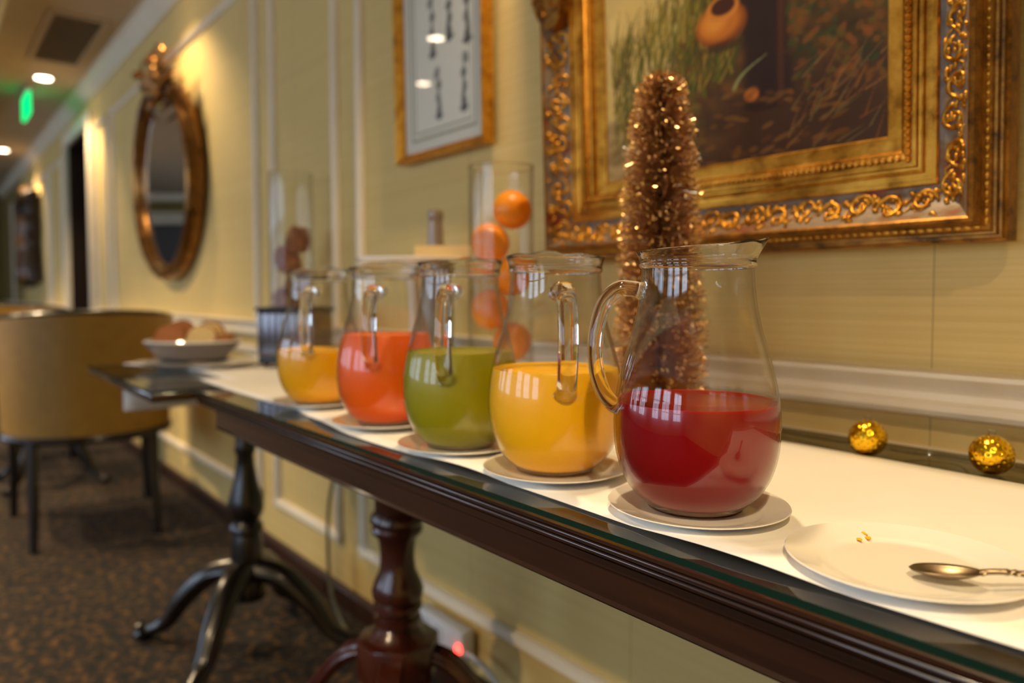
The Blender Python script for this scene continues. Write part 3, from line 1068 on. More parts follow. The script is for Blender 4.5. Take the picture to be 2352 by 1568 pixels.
def front_table():
    t = thing('buffet_table', 'long dark mahogany side table with reeded edge carrying the juice jugs', 'table', (0, 0, 0))
    x0, x1, y0, y1 = -1.653, 0.45, 0.455, 1.036
    # top with reeded front and end edge
    b = B()
    box(b, x0 + 0.02, x1 - 0.02, y0 + 0.02, y1, WT - 0.022, WT)
    obj('table_top', b, M_WOOD, t, smooth=False)
    prof = [(0.020, 0.0), (0.003, 0.0), (0.0, -0.002), (0.0, -0.0045), (0.003, -0.0058)]
    zc = -0.0058
    for k in range(3):
        cy = 0.003 + 0.0015 * k
        for a in range(0, 7):
            an = R(-80 + 160 * a / 6)
            prof.append((cy - 0.0028 * math.cos(an) + 0.0028, zc - 0.0028 - 0.0028 * math.sin(an) * 1 + 0))
        zc -= 0.0064
    prof = [(0.020, 0.0), (0.003, 0.0), (0.0, -0.002), (0.0, -0.005), (0.004, -0.0062)]
    for k in range(2):
        zc = -0.0062 - 0.0072 * k
        for a in range(1, 8):
            an = PI * a / 8
            prof.append((0.005 + 0.002 * k - 0.0036 * math.sin(an), zc - 0.0034 * (1 - math.cos(an))))
        prof.append((0.0085 + 0.002 * k, zc - 0.0070))
    prof += [(0.007, -0.0215), (0.007, -0.024), (0.020, -0.024)]
    b = B()
    n = len(prof)
    # mitred strip: front run then left end run
    path = [((x1, y0), (0, 1)), ((x0, y0), (1, 1)), ((x0, y1), (1, 0))]
    rings = [[b.verts.new((p[0] + o_ * d[0], p[1] + o_ * d[1], WT + z)) for o_, z in prof] for p, d in path]
    for A, C in zip(rings, rings[1:]):
        for i in range(n - 1):
            b.faces.new((A[i], A[i + 1], C[i + 1], C[i]))
    obj('reeded_edge', b, M_WOOD, t, ang=50)
    b = B()
    ax0 = x0 + 0.11
    prism(b, [(y0 + 0.010, WT - 0.024), (y0 + 0.010, WT - 0.030), (y0 + 0.0125, WT - 0.033), (y0 + 0.0125, WT - 0.058), (y0 + 0.010, WT - 0.061), (y0 + 0.013, WT - 0.064),
              (y0 + 0.035, WT - 0.064), (y0 + 0.035, WT - 0.024)], 'x', ax0, x1 - 0.1)
    box(b, ax0, ax0 + 0.022, y0 + 0.035, y1 - 0.03, WT - 0.062, WT - 0.022)
    box(b, x1 - 0.122, x1 - 0.1, y0 + 0.035, y1 - 0.03, WT - 0.062, WT - 0.022)
    box(b, ax0, x1 - 0.1, y1 - 0.055, y1 - 0.03, WT - 0.062, WT - 0.022)
    obj('apron', b, M_WOOD, t, ang=30)
    for px in (-1.297, 0.04):
        b = B()
        prof = [(0.0, 0.735), (0.058, 0.735), (0.058, 0.62), (0.046, 0.600), (0.045, 0.572), (0.0535, 0.560), (0.0545, 0.549), (0.049, 0.540), (0.052, 0.533), (0.050, 0.525),
                (0.042, 0.518), (0.038, 0.512), (0.035, 0.49), (0.0345, 0.47), (0.037, 0.448), (0.0475, 0.424), (0.0525, 0.408), (0.050, 0.392), (0.043, 0.386), (0.049, 0.380),
                (0.050, 0.372), (0.042, 0.366), (0.041, 0.356), (0.047, 0.352), (0.047, 0.340), (0.040, 0.336), (0.046, 0.328), (0.052, 0.318), (0.060, 0.312), (0.0, 0.312)]
        lathe(b, prof, 40, (px, 0.744, 0))
        obj('pedestal_column', b, M_WOODR, t, ang=35)
        b = B()
        prism(b, [(px + 0.085 * math.cos(R(45 * k + 22.5)), 0.744 + 0.085 * math.sin(R(45 * k + 22.5))) for k in range(8)], 'z', 0.23, 0.312)
        bev(b, 0.006, 2)
        obj('pedestal_block', b, M_WOODR, t)
        b = B()
        box(b, px - 0.045, px + 0.045, y0 + 0.06, y1 - 0.06, 0.70, 0.772)
        bev(b, 0.004, 1)
        obj('cross_bearer', b, M_WOOD, t)
        for k in range(4):
            an = R(45 + 90 * k) + (0.1 if k % 2 else -0.1)
            b = B()
            # sabre leg, reeded on its upper face
            pts = spline([(0.05, 0.285), (0.12, 0.262), (0.20, 0.17), (0.27, 0.07), (0.315, 0.022)], 5)
            for q in range(-2, 3):
                P = [(px + p[0] * math.cos(an) - q * 0.0085 * math.sin(an), 0.744 + p[0] * math.sin(an) + q * 0.0085 * math.cos(an), p[1] + 0.010) for p in pts]
                tube(b, P, 0.0052, 8)
            P = [(px + p[0] * math.cos(an), 0.744 + p[0] * math.sin(an), p[1] - 0.004) for p in pts]
            tube(b, P, [0.024 - 0.006 * i / len(P) for i in range(len(P))], 10, flat=0.75)
            obj('leg', b, M_WOODR, t)
    g = thing('glass_table_cover', 'clear glass sheet with green edge lying on the long mahogany table', 'glass sheet')
    b = B()
    v, fs = box(b, x0 + 0.002, x1 - 0.002, y0 + 0.001, y1, WT + 0.0002, TT)
    for f in fs[2:]:
        f.material_index = 1
    obj('glass_sheet', b, [M_TTOP, M_GEDGE], g, smooth=False)


front_table()


def second_table():
    t = thing('pedestal_table', 'small square black pedestal table holding the bread bowl', 'table')
    x0, x1, y0, y1 = -2.402, -1.675, 0.375, 1.036
    b = B()
    box(b, x0 + 0.001, x1 - 0.001, y0 + 0.001, y1, WT - 0.018, WT)
    bev(b, 0.004, 2)
    obj('table_top', b, M_WOOD, t)
    cx, cy = -2.097, 0.713
    b = B()
    lathe(b, [(0, 0.776), (0.09, 0.776), (0.09, 0.762), (0.03, 0.755), (0.027, 0.70), (0.026, 0.58), (0.030, 0.565), (0.024, 0.55), (0.026, 0.52), (0.034, 0.47), (0.047, 0.425), (0.050, 0.40),
              (0.044, 0.375), (0.034, 0.365), (0.046, 0.35), (0.047, 0.335), (0.038, 0.325), (0.044, 0.30), (0.046, 0.24), (0.044, 0.20), (0.05, 0.19), (0.05, 0.14), (0.0, 0.13)], 36, (cx, cy, 0))
    obj('pedestal_column', b, M_BLACKW, t)
    for k in range(4):
        b = B()
        cab_leg(b, R(45 + 90 * k), 0.225, 0.02, 0.31, th=0.036, c=(cx, cy))
        obj('leg', b, M_BLACKW, t)
    g = thing('glass_table_cover', 'clear glass sheet lying on the small black pedestal table', 'glass sheet')
    b = B()
    v, fs = box(b, x0, x1, y0, y1, WT + 0.0002, TT)
    for f in fs[2:]:
        f.material_index = 1
    obj('glass_sheet', b, [M_TTOP, M_GEDGE], g, smooth=False)


second_table()


# paper runners
def sheet(x0, x1, yf, yb, zf, lab_, nx=60, ny=14, drape=None):
    b = B()
    cols = []
    for i in range(nx + 1):
        x = x0 + (x1 - x0) * i / nx
        row = []
        ya, yb_ = yf(x), yb(x)
        for j in range(ny + 1):
            f = j / ny
            y = ya + (yb_ - ya) * f
            row.append(b.verts.new((x, y, TT + 0.0012 + zf(x, f))))
        cols.append(row)
    if drape:
        extra = []
        for d in (0.006, 0.05, 0.10, 0.14):
            row = []
            for j in range(ny + 1):
                v = cols[0][j].co
                row.append(b.verts.new((x0 - 0.004 - 0.012 * math.sin(v.y * 20) * d / 0.14, v.y, TT - d * drape)))
            extra.append(row)
        for r_ in extra:
            cols.insert(0, r_)
    for A, C in zip(cols, cols[1:]):
        for j in range(ny):
            b.faces.new((A[j], C[j], C[j + 1], A[j + 1]))
    o_ = obj('paper_runner', b, M_PAPER)
    sm = o_.modifiers.new('thickness', 'SOLIDIFY')
    sm.thickness = 0.0005
    tag(o_, lab_, 'table paper')
    return o_


def edge_lift(x, f, k=1.0):
    return max(0, 0.004 * math.sin(x * 17 + 1) * (1 - f * 3)) * k if f < 0.33 else 0.0


sheet(-1.246, 0.38, lambda x: 0.483 + 0.004 * math.sin(x * 11 + 2.2) + (0.03 * max(0, (-1.0 - x) / 0.25) ** 2), lambda x: 0.916 + 0.006 * math.sin(x * 9),
      lambda x, f: 0.0012 + edge_lift(x, f), 'long white paper sheet under the jugs and the empty saucer', 90)
sheet(-1.845, -1.19, lambda x: 0.522 - 0.01 * math.sin((x + 1.845) * 5), lambda x: 0.914, lambda x, f: 0.0, 'white paper sheet under the farthest juice jug, bridging both tables', 40)
sheet(-2.402, -1.78, lambda x: 0.465 + min(0.11, 0.32 * (x + 2.402)), lambda x: 0.95, lambda x, f: 0.0006, 'white paper sheet under the bread bowl, hanging over the table end', 30, drape=1.0)


# ------------------------------------------------------------------ jugs
OUT = [(0.0, 0.0), (0.043, 0.0), (0.047, 0.002), (0.0515, 0.006), (0.0615, 0.0155), (0.0705, 0.030), (0.0765, 0.049), (0.0787, 0.068), (0.0787, 0.086), (0.0768, 0.103), (0.0730, 0.122),
       (0.0676, 0.142), (0.0615, 0.162), (0.0568, 0.182), (0.0540, 0.202), (0.0528, 0.2185), (0.0528, 0.222)]


def rad_at(z, off=0.0):
    for (r1, z1), (r2, z2) in zip(OUT[1:], OUT[2:]):
        if z1 <= z <= z2 and z2 > z1:
            return r1 + (r2 - r1) * (z - z1) / (z2 - z1) - off
    return OUT[-1][0] - off


SPL = spline(OUT[1:], 4)


def rimfun(a, r, z):
    # spout at angle 0, shoulders beside it
    k = max(0.0, (z - 0.226) / 0.016)
    d = math.atan2(math.sin(a), math.cos(a))
    sp_ = math.exp(-(d / 0.30) ** 2)
    sh = math.exp(-((abs(d) - 0.75) / 0.35) ** 2)
    rr = r + k * (0.010 * sp_ - 0.002 * sh)
    zz = z + k * (0.006 * sp_ + 0.0025 * sh + 0.0035 * math.cos(d) - 0.003)
    return rr, zz


def make_jug(pos, handle_ang, fill, jm, label):
    t = thing('juice_jug', label, 'jug', (pos[0], pos[1], TT + 0.0078), (0, 0, handle_ang + PI), group='juice jugs on the buffet table')
    t.scale = (JS, JS, 1.0)
    # body: outer and inner wall
    outer = [(float(p[0]), float(p[1])) for p in SPL if p[1] < 0.2185]
    th = 0.0022
    prof = [(0.0, 0.0)] + outer + [(0.0528, 0.2195), (0.0506, 0.2195)]
    inner = [(r - th, z) for r, z in outer if z > 0.010]
    above = [q for q in inner if q[1] > fill + 0.0005]     # the liquid wets the wall below its surface
    prof += list(reversed(above))
    b = B()
    lathe(b, prof, 72)
    obj('body', b, M_GLASS, t, ang=60)
    # rim collar and pouring lip in thicker glass
    b = B()
    prof = [(0.0508, 0.2197), (0.0530, 0.2197), (0.0548, 0.2215), (0.0553, 0.2235), (0.0545, 0.2255), (0.0545, 0.228), (0.0560, 0.234), (0.0578, 0.2395), (0.0583, 0.2412), (0.0572, 0.2422),
            (0.0558, 0.2400), (0.0535, 0.233), (0.0522, 0.227), (0.0510, 0.223)]
    rg = lathe(b, prof, 96, zf=rimfun)
    for i in range(96):
        j = (i + 1) % 96
        b.faces.new((rg[-1][i], rg[-1][j], rg[0][j], rg[0][i]))
    obj('pouring_rim', b, M_GSOLID, t, ang=70)
    # foot ring
    b = B()
    lathe(b, [(0.0, -0.0016), (0.030, -0.0016), (0.034, -0.0024), (0.0425, -0.0024), (0.0455, -0.0003), (0.044, -0.0002), (0.0, -0.0002)], 64)
    obj('glass_base', b, M_GLASSR, t)
    # handle, on the side opposite the spout (-x)
    b = B()
    hp = spline([(-0.0515, 0.199), (-0.063, 0.2015), (-0.077, 0.2005), (-0.0895, 0.187), (-0.0965, 0.162), (-0.0975, 0.134), (-0.091, 0.109), (-0.0815, 0.0955), (-0.0755, 0.0925)], 6)
    n = len(hp)
    rad = [0.0105 if i == 0 else 0.0090 if i < 3 else 0.0072 for i in range(n)]
    rad = [0.0115, 0.0096, 0.0084] + [0.0075] * (n - 6) + [0.0078, 0.0086, 0.0092]
    tube(b, [(p[0], 0, p[1]) for p in hp], rad, 20, flat=1.45, up=(0, 1, 0))
    obj('handle', b, M_GSOLID, t, ang=70)
    # juice
    b = B()
    off = 0.0016
    prof = [(0.0, 0.0036), (0.044, 0.0038)] + [(r - off, z + 0.0004) for r, z in outer if 0.0050 < z < fill - 0.001] + [(rad_at(fill, off), fill), (rad_at(fill, off) - 0.001, fill - 0.0006),
                                                                                         (rad_at(fill, off) - 0.003, fill - 0.0012), (0.02, fill - 0.0013), (0.0, fill - 0.0013)]
    lathe(b, prof, 72)
    obj('juice', b, jm, t, ang=50)
    return t


M_GLASSR = thin_glass('rim_glass', (0.97, 0.97, 0.95), (0.66, 0.64, 0.56), f0=0.07)
JS = 0.96
JUGS = [
    ((-0.427, 0.562), R(231.2), 0.0987, juice('red_juice', (134, 0, 7), 0.2, 0.35), 'glass jug of red juice, nearest on its white saucer'),
    ((-0.6195, 0.560), None, 0.1136, juice('yellow_juice', (255, 190, 6), 0.35), 'glass jug of yellow-orange juice between the red and green jugs'),
    ((-0.799, 0.5545), None, 0.1227, juice('green_juice', (152, 148, 4), 0.35), 'glass jug of green juice'),
    ((-1.0136, 0.564), None, 0.1361, juice('orange_juice', (250, 104, 1), 0.35), 'glass jug of deep orange juice next to the green jug'),
    ((-1.272, 0.571), None, 0.0963, juice('pale_orange_juice', (255, 186, 4), 0.35), 'glass jug of bright yellow juice, farthest in the row'),
]
HOFF = [0, 8, -13, -15, -15]
SAU = [(0.0, 0.0), (0.036, 0.0), (0.0375, 0.0010), (0.040, 0.0010), (0.056, 0.0020), (0.072, 0.0062), (0.0805, 0.0090), (0.0822, 0.0099), (0.0815, 0.0107), (0.074, 0.0084), (0.062, 0.0052), (0.058, 0.0042),
       (0.0555, 0.0030), (0.050, 0.0028), (0.0, 0.0028)]
slab = ['white china saucer under the red juice jug', 'white china saucer under the yellow-orange juice jug between red and green', 'white china saucer under the green juice jug',
        'white china saucer under the deep orange juice jug', 'white china saucer under the farthest juice jug']
for i, (p, ha, fill, jm, lb) in enumerate(JUGS):
    if ha is None:
        to = math.atan2(-p[1], -p[0])
        ha = to + R(HOFF[i])
    make_jug(p, ha, fill, jm, lb)
    b = B()
    lathe(b, SAU, 72)
    o = obj('saucer', b, M_CHINA, ang=60)
    o.location = (p[0] + 0.006, p[1] - 0.004, TT + 0.0026)
    tag(o, slab[i], 'saucer', 'white saucers under the jugs')

# empty plate with spoon
pl = thing('saucer', 'empty white saucer with a yellow juice drip, the one that holds the spoon', 'saucer', (-0.236, 0.557, TT + 0.0026))
b = B()
lathe(b, [(r_ * (1.0 if r_ > 0.05 else 1.0), z_) for r_, z_ in SAU], 96)
obj('plate_body', b, M_CHINA, pl, ang=60)
M_DRIP = mat('juice_drip', lin((250, 190, 10)), 0.3)
for (a, c) in [(((-0.056, 0.046), (-0.046, 0.040)), 0.0012), (((-0.046, 0.040), (-0.042, 0.034)), 0.0014), (((-0.049, 0.030), (-0.044, 0.026)), 0.0013)]:
    b = B()
    P = [(a[0][0] + (a[1][0] - a[0][0]) * t_, a[0][1] + (a[1][1] - a[0][1]) * t_, 0.0050 + 0.0012 * (math.hypot(a[0][0], a[0][1]) > 0.068)) for t_ in (0, 0.3, 0.6, 1)]
    tube(b, P, [c * 0.7, c * 1.7, c * 1.4, c * 0.5], 8, flat=0.3)
    obj('juice_drip', b, M_DRIP, pl)

sp_o = thing('spoon', 'steel spoon with a patterned handle resting on the empty saucer', 'spoon', (-0.2045, 0.548, TT + 0.0125), (0, R(-4), R(18)))
sp_o.scale = (0.85, 0.85, 0.85)
b = B()
nu, nv = 20, 12
grid = []
for i in range(nu + 1):
    u = i / nu
    x = -0.027 + 0.054 * u
    wv = 0.0155 * math.sqrt(max(0, 1 - (2 * u - 1) ** 2)) * (1.05 - 0.15 * u) + 0.0001
    row = []
    for j in range(nv + 1):
        v = -1 + 2 * j / nv
        dep = 0.007 * (1 - v * v) * (1 - (2 * u - 1) ** 2)
        row.append(b.verts.new((x, wv * v, 0.001 - dep + 0.002 * u)))
    grid.append(row)
for i in range(nu):
    for j in range(nv):
        b.faces.new((grid[i][j], grid[i + 1][j], grid[i + 1][j + 1], grid[i][j + 1]))
bmesh.ops.remove_doubles(b, verts=b.verts[:], dist=0.00015)
o = obj('spoon_bowl', b, M_STEEL, sp_o, ang=180)
sm = o.modifiers.new('thickness', 'SOLIDIFY')
sm.thickness = 0.0011
b = B()
pts = spline([(0.024, 0, 0.003), (0.032, 0, 0.005), (0.045, 0, 0.006), (0.075, 0, 0.006), (0.105, 0, 0.0068), (0.125, 0, 0.007)], 12)
n = len(pts)
rad = []
for i, p in enumerate(pts):
    base = 0.0048 if i < 6 else 0.0042 + 0.0024 * max(0, (p[0] - 0.05) / 0.075)
    rad.append(base * (1 + (0.22 * math.sin(p[0] * 1100) if p[0] > 0.04 else 0)))
tube(b, pts, rad, 12, flat=0.5, up=(0, 0, 1))
obj('spoon_handle', b, M_STEEL, sp_o)

# ------------------------------------------------------------------ tinsel tree
tr = thing('tinsel_tree', 'slim copper-gold tinsel tree standing behind the red and yellow jugs', 'ornament', (-0.6934, 0.827, TT + 0.003))
b = B()
lathe(b, [(0, 0), (0.034, 0), (0.036, 0.003), (0.036, 0.020), (0.032, 0.026), (0.008, 0.028), (0.006, 0.045), (0, 0.045)], 32)
obj('tree_base', b, M_GOLDD, tr)
b = B()
tube(b, [(0, 0, 0.03), (0.001, 0, 0.2), (-0.001, 0.001, 0.4), (0, 0, 0.508)], 0.0028, 8)
obj('stem', b, M_WIRE, tr)
H_ = 0.510
verts, faces = [], []
ts = random.Random(21)
N = 5200


def tenv(z):
    zs_ = [0.0, 0.12, 0.22, 0.28, 0.39, 0.44, 0.485, 0.505, 0.515]
    rs_ = [0.070, 0.068, 0.062, 0.059, 0.052, 0.046, 0.036, 0.028, 0.010]
    return float(np.interp(z, zs_, rs_)) * (1.06 - 0.24 * abs(((z + 0.012) % 0.048) / 0.048 - 0.35) ** 1.2)


for i in range(N):
    f = 0.06 + 0.94 * (i / N)
    z = f * H_
    a = i * 2.39996 + ts.uniform(-0.2, 0.2)
    env = tenv(z)
    L_ = env * ts.uniform(0.72, 1.03)
    ca, sa = math.cos(a), math.sin(a)
    rise = ts.uniform(-0.25, 0.35) * L_
    wv = ts.uniform(0.0008, 0.0016)
    tw = ts.uniform(0, PI)
    base = len(verts)
    curl = ts.uniform(-0.5, 0.5)
    for k in range(4):
        t_ = k / 3
        r_ = 0.002 + (L_ - 0.002) * (t_ if k < 3 else 1.0)
        aa = a + curl * t_ * t_ * 0.35
        px, py, pz = r_ * math.cos(aa), r_ * math.sin(aa), z + rise * t_ * t_ + (ts.uniform(-0.003, 0.003) if k == 3 else 0)
        an = tw + t_ * 2.5
        ox, oy, oz = -sa * math.cos(an) * wv, ca * math.cos(an) * wv, math.sin(an) * wv
        verts.append((px - ox, py - oy, pz - oz))
        verts.append((px + ox, py + oy, pz + oz))
    for k in range(3):
        q = base + 2 * k
        faces.append((q, q + 1, q + 3, q + 2))
me = bpy.data.meshes.new('tinsel_bristles')
me.from_pydata(verts, [], faces)
me.materials.append(M_TINSEL)
o = bpy.data.objects.new('tinsel_bristles', me)
COL.objects.link(o)
o.parent = tr
o['kind'] = 'stuff'
verts, faces = [], []
for i in range(2600):   # little crimped foil tips that catch the light
    f = 0.08 + 0.9 * ts.random()
    z = f * H_
    env = tenv(z) * ts.uniform(0.85, 1.02)
    a = ts.uniform(0, 2 * PI)
    c = Vector((env * math.cos(a), env * math.sin(a), z)) * 1.0
    u = Vector((ts.gauss(0, 1), ts.gauss(0, 1), ts.gauss(0, 1))).normalized()
    v = u.orthogonal().normalized()
    q = len(verts)
    s1, s2 = 0.0022, 0.0007
    for (x, y) in ((-1, -1), (1, -1), (1, 1), (-1, 1)):
        verts.append(tuple(c + u * s1 * x + v * s2 * y))
    faces.append((q, q + 1, q + 2, q + 3))
me = bpy.data.meshes.new('foil_tips')
me.from_pydata(verts, [], faces)
me.materials.append(mat('bright_foil', lin((240, 200, 140)), 0.32, 1.0))
o = bpy.data.objects.new('foil_tips', me)
COL.objects.link(o)
o.parent = tr
o['kind'] = 'stuff'

# ------------------------------------------------------------------ pierced gold balls on a clear cable
fib = []
for k in range(110):
    zz = 1 - 2 * (k + 0.5) / 110
    a = k * 2.39996
    fib.append(Vector((math.sqrt(1 - zz * zz) * math.cos(a), math.sqrt(1 - zz * zz) * math.sin(a), zz)))
M_HOLE = mat('pierced_hole', lin((60, 34, 6)), 0.6, 0.3)
for i, (x, y, lb) in enumerate([(-0.4442, 0.9355, 'pierced gold ball light nearer the red jug'), (-0.3087, 0.9458, 'pierced gold ball light farther right, beyond the spoon')]):
    t = thing('ball_light', lb, 'ornament', (x, y, TT + 0.0225), (0, 0, i * 1.3), group='gold ball lights on a clear cable')
    b = B()
    vs = ball(b, (0, 0, 0), 0.0225, 5)
    b.verts.index_update()
    dep = {}
    for v in b.verts:
        n_ = v.co.normalized()
        d = min((n_ - f).length for f in fib)
        k = max(0, 1 - d / 0.075)
        v.co = v.co * (1 - 0.075 * min(1, k * 2.2) + 0.02 * max(0, 1 - abs(d - 0.11) / 0.05))
        dep[v.index] = k
    b.verts.ensure_lookup_table()
    for f in b.faces:
        if all(dep[v.index] > 0.12 for v in f.verts):
            f.material_index = 1
    obj('ball_shell', b, [M_BALL, M_HOLE], t, ang=180)
    b = B()
    lathe(b, [(0, 0.0), (0.004, 0.0), (0.004, 0.006), (0, 0.006)], 12, (0, 0, 0.0215))
    obj('cable_collar', b, M_CABLE, t)
for k, dy in enumerate((0.0,)):
    b = B()
    P = spline([(-0.9161, 0.9613, 0.8045), (-0.7294, 0.9872, 0.8045), (-0.5712, 0.9768, 0.8045), (-0.4966, 0.9613, 0.806), (-0.4691, 0.9458, 0.812)], 10)
    tube(b, P, 0.0013, 8)
    P = spline([(-0.4198, 0.9458, 0.810), (-0.4030, 0.9717, 0.8045), (-0.3728, 0.9872, 0.8045), (-0.3514, 0.9820, 0.8055), (-0.3315, 0.9562, 0.812)], 10)
    tube(b, P, 0.0013, 8)
    P = spline([(-0.2860, 0.9510, 0.812), (-0.2570, 0.9820, 0.8045), (-0.1845, 0.9924, 0.8045), (-0.0779, 0.9717, 0.8045)], 10)
    tube(b, P, 0.0013, 8)
    o = obj('light_cable', b, M_CABLE)
    tag(o, 'thin clear cable joining the gold ball lights along the wall', 'cable')


# ------------------------------------------------------------------ glass vases
def vase(x, y, r, h, z, lb):
    t = thing('glass_vase', lb, 'vase', (x, y, z), group='tall cylinder vases')
    b = B()
    th = 0.003
    lathe(b, [(0, 0), (r - 0.003, 0), (r, 0.003), (r, h - 0.001), (r - th / 2, h), (r - th, h - 0.001), (r - th, 0.012), (0, 0.012)], 56)
    obj('vase_wall', b, M_GLASSV, t, ang=50)
    b = B()
    tube(b, [((r - 0.0015) * math.cos(2 * PI * k / 56), (r - 0.0015) * math.sin(2 * PI * k / 56), h) for k in range(56)], 0.002, 8, closed=True)
    obj('vase_lip', b, M_GSOLID, t)
    return t


VX, VY, VR = -1.091, 0.850, 0.061
vase(VX, VY, VR, 0.435, TT + 0.004, 'tall clear glass cylinder vase filled with oranges')
# oranges, stacked zig-zag from the bottom up
OR = 0.037
spots = [(-0.014, -0.010, 0.052), (0.016, 0.008, 0.106), (-0.016, 0.004, 0.162), (0.013, -0.012, 0.222), (-0.018, 0.003, 0.283), (0.018, 0.004, 0.305), (0.017, -0.004, 0.366)]
spots = [((-0.0205 if k % 2 == 0 else 0.0205), (0.004 if k % 2 else -0.003), 0.0495 + 0.0615 * k) for k in range(6)]
olab = ['orange at the bottom of the glass vase', 'second orange from the bottom of the vase', 'third orange from the bottom of the vase', 'fourth orange up, in the middle of the vase stack',
        'third orange from the top of the vase', 'orange just under the topmost one in the vase', 'topmost orange in the glass vase']
og = None
for (dx, dy, z), lb in zip(spots, olab[:4] + olab[5:]):
    if og is None:
        og = thing('orange', lb, 'orange', group='oranges in the glass vase')
        b = B()
        vs = ball(b, (0, 0, 0), OR, 4, (1, 1, 0.96))
        for v in b.verts:
            d = math.hypot(v.co.x, v.co.y)
            if v.co.z > 0:
                v.co.z -= 0.0025 * math.exp(-(d / 0.006) ** 2)
        obj('peel', b, M_ORANGE, og, ang=180)
        b = B()
        lathe(b, [(0, 0.001), (0.0022, 0.0008), (0.003, 0), (0.0, -0.001)], 8, (0, 0, OR * 0.96 - 0.0022))
        obj('stem_scar', b, mat('stem_scar', lin((110, 96, 40)), 0.8), kids(og)[0])
        o = og
    else:
        o = dup(og)
        o['label'] = lb
    # image right of the vase is +X and +Y
    o.location = (VX + dx * 0.626 + dy * -0.780, VY + dx * 0.780 + dy * 0.626, TT + 0.004 + z)
    o.rotation_euler = (rnd.uniform(-1.2, 1.2), rnd.uniform(-1.2, 1.2), rnd.uniform(0, 6))

UX, UY = -2.266, 0.925
vase(UX, UY, 0.068, 0.58, TT + 0.002, 'tall clear glass cylinder vase holding brown pine cones')
clab = ['pine cone at the bottom of the left vase', 'second pine cone from the bottom of the vase', 'middle pine cone in the glass vase', 'pine cone just under the top of the heap', 'topmost pine cone in the glass vase',
        'pine cone lying beside the topmost one in the vase']
pc = None
for k, lb in enumerate(clab):
    if pc is None:
        pc = thing('pine_cone', lb, 'pine cone', group='pine cones in the glass vase')
        b = B()
        lathe(b, [(0, -0.036), (0.018, -0.03), (0.022, -0.01), (0.018, 0.015), (0.008, 0.032), (0, 0.036)], 12)
        obj('cone_core', b, M_CONE, pc)
        b = B()
        for q in range(64):
            f = q / 63
            z = -0.033 + 0.066 * f
            r = 0.031 * math.sqrt(max(0.05, 1 - ((f - 0.38) / 0.68) ** 2))
            a = q * 2.39996
            ball(b, (r * 0.8 * math.cos(a), r * 0.8 * math.sin(a), z + 0.004), 0.0075, 1, (1, 1, 0.35), Matrix.Rotation(a, 4, 'Z') @ Matrix.Rotation(-0.6, 4, 'Y'))
        obj('cone_scales', b, M_CONE, pc)
        o = pc
    else:
        o = dup(pc)
        o['label'] = lb
    px = [0.0, 0.02, -0.018, 0.022, 0.022, -0.012][k]
    pz = [0.052, 0.118, 0.180, 0.243, 0.372, 0.310][k]
    o.location = (UX + px * 0.8, UY + px * 0.7, TT + 0.002 + pz)
    o.scale = (1.4, 1.4, 1.15)
    o.rotation_euler = (rnd.uniform(-0.5, 0.5), rnd.uniform(-0.5, 0.5), rnd.uniform(0, 6))

# ------------------------------------------------------------------ cake stand with bread and wedge, bottle behind
cs = thing('cake_stand', 'white china cake stand behind the orange and green jugs', 'cake stand', (-1.3615, 0.827, TT + 0.003))
b = B()
lathe(b, [(0, 0), (0.062, 0), (0.064, 0.004), (0.055, 0.010), (0.022, 0.022), (0.013, 0.05), (0.011, 0.12), (0.012, 0.20), (0.020, 0.245), (0.032, 0.262), (0, 0.262)], 40)
obj('stand_foot', b, M_CHINA, cs)
b = B()
lathe(b, [(0, 0.262), (0.09, 0.264), (0.118, 0.268), (0.122, 0.273), (0.121, 0.277), (0.116, 0.274), (0.09, 0.270), (0, 0.269)], 56)
obj('stand_plate', b, M_CHINA, cs)
t = thing('folded_napkin', 'folded cream napkin lying on the cake stand', 'napkin', (-1.386, 0.7804, TT + 0.2725), (0, 0, R(40)))
for k in range(3):
    b = B()
    box(b, -0.058 + 0.002 * k, 0.058 - 0.002 * k, -0.04, 0.04, 0.0015 + 0.0032 * k, 0.0043 + 0.0032 * k)
    bev(b, 0.0013, 2)
    obj('napkin_fold', b, M_PAPER, t)
t = thing('cheese_wedge', 'pale yellow wedge of cheese on the right side of the cake stand', 'cheese', (-1.291, 0.8631, TT + 0.2735), (0, 0, R(50)))
b = B()
prism(b, [(-0.062, -0.022), (0.062, -0.028), (0.060, 0.030), (-0.05, 0.022)], 'z', 0.0, 0.030)
bev(b, 0.003, 2)
obj('cheese_body', b, noisy(mat('cheese', rough=0.5), [lin((232, 196, 110)), lin((244, 216, 146))], (30, 30, 30)), t)
b = B()
prism(b, [(-0.064, -0.024), (0.064, -0.030), (0.064, -0.026), (-0.064, -0.020)], 'z', 0.001, 0.031)
obj('rind', b, mat('cheese_rind', lin((228, 196, 130)), 0.6), t)

bt = thing('bottle', 'pewter-grey bottle with a foil-wrapped neck standing behind the cake stand', 'bottle', (-1.4578, 0.9427, TT + 0.0005))
b = B()
lathe(b, [(0, 0), (0.038, 0), (0.041, 0.004), (0.041, 0.19), (0.036, 0.23), (0.024, 0.275), (0.021, 0.29)], 36)
obj('bottle_body', b, mat('pewter_body', lin((150, 134, 118)), 0.35, 0.3), bt)
b = B()
lathe(b, [(0.0245, 0.272), (0.0218, 0.29), (0.0185, 0.33), (0.0165, 0.365), (0.0165, 0.378), (0.018, 0.380), (0.018, 0.394), (0.0165, 0.399), (0, 0.400)], 36)
obj('foil_neck', b, mat('pewter_foil', lin((150, 134, 122)), 0.38, 0.5), bt)

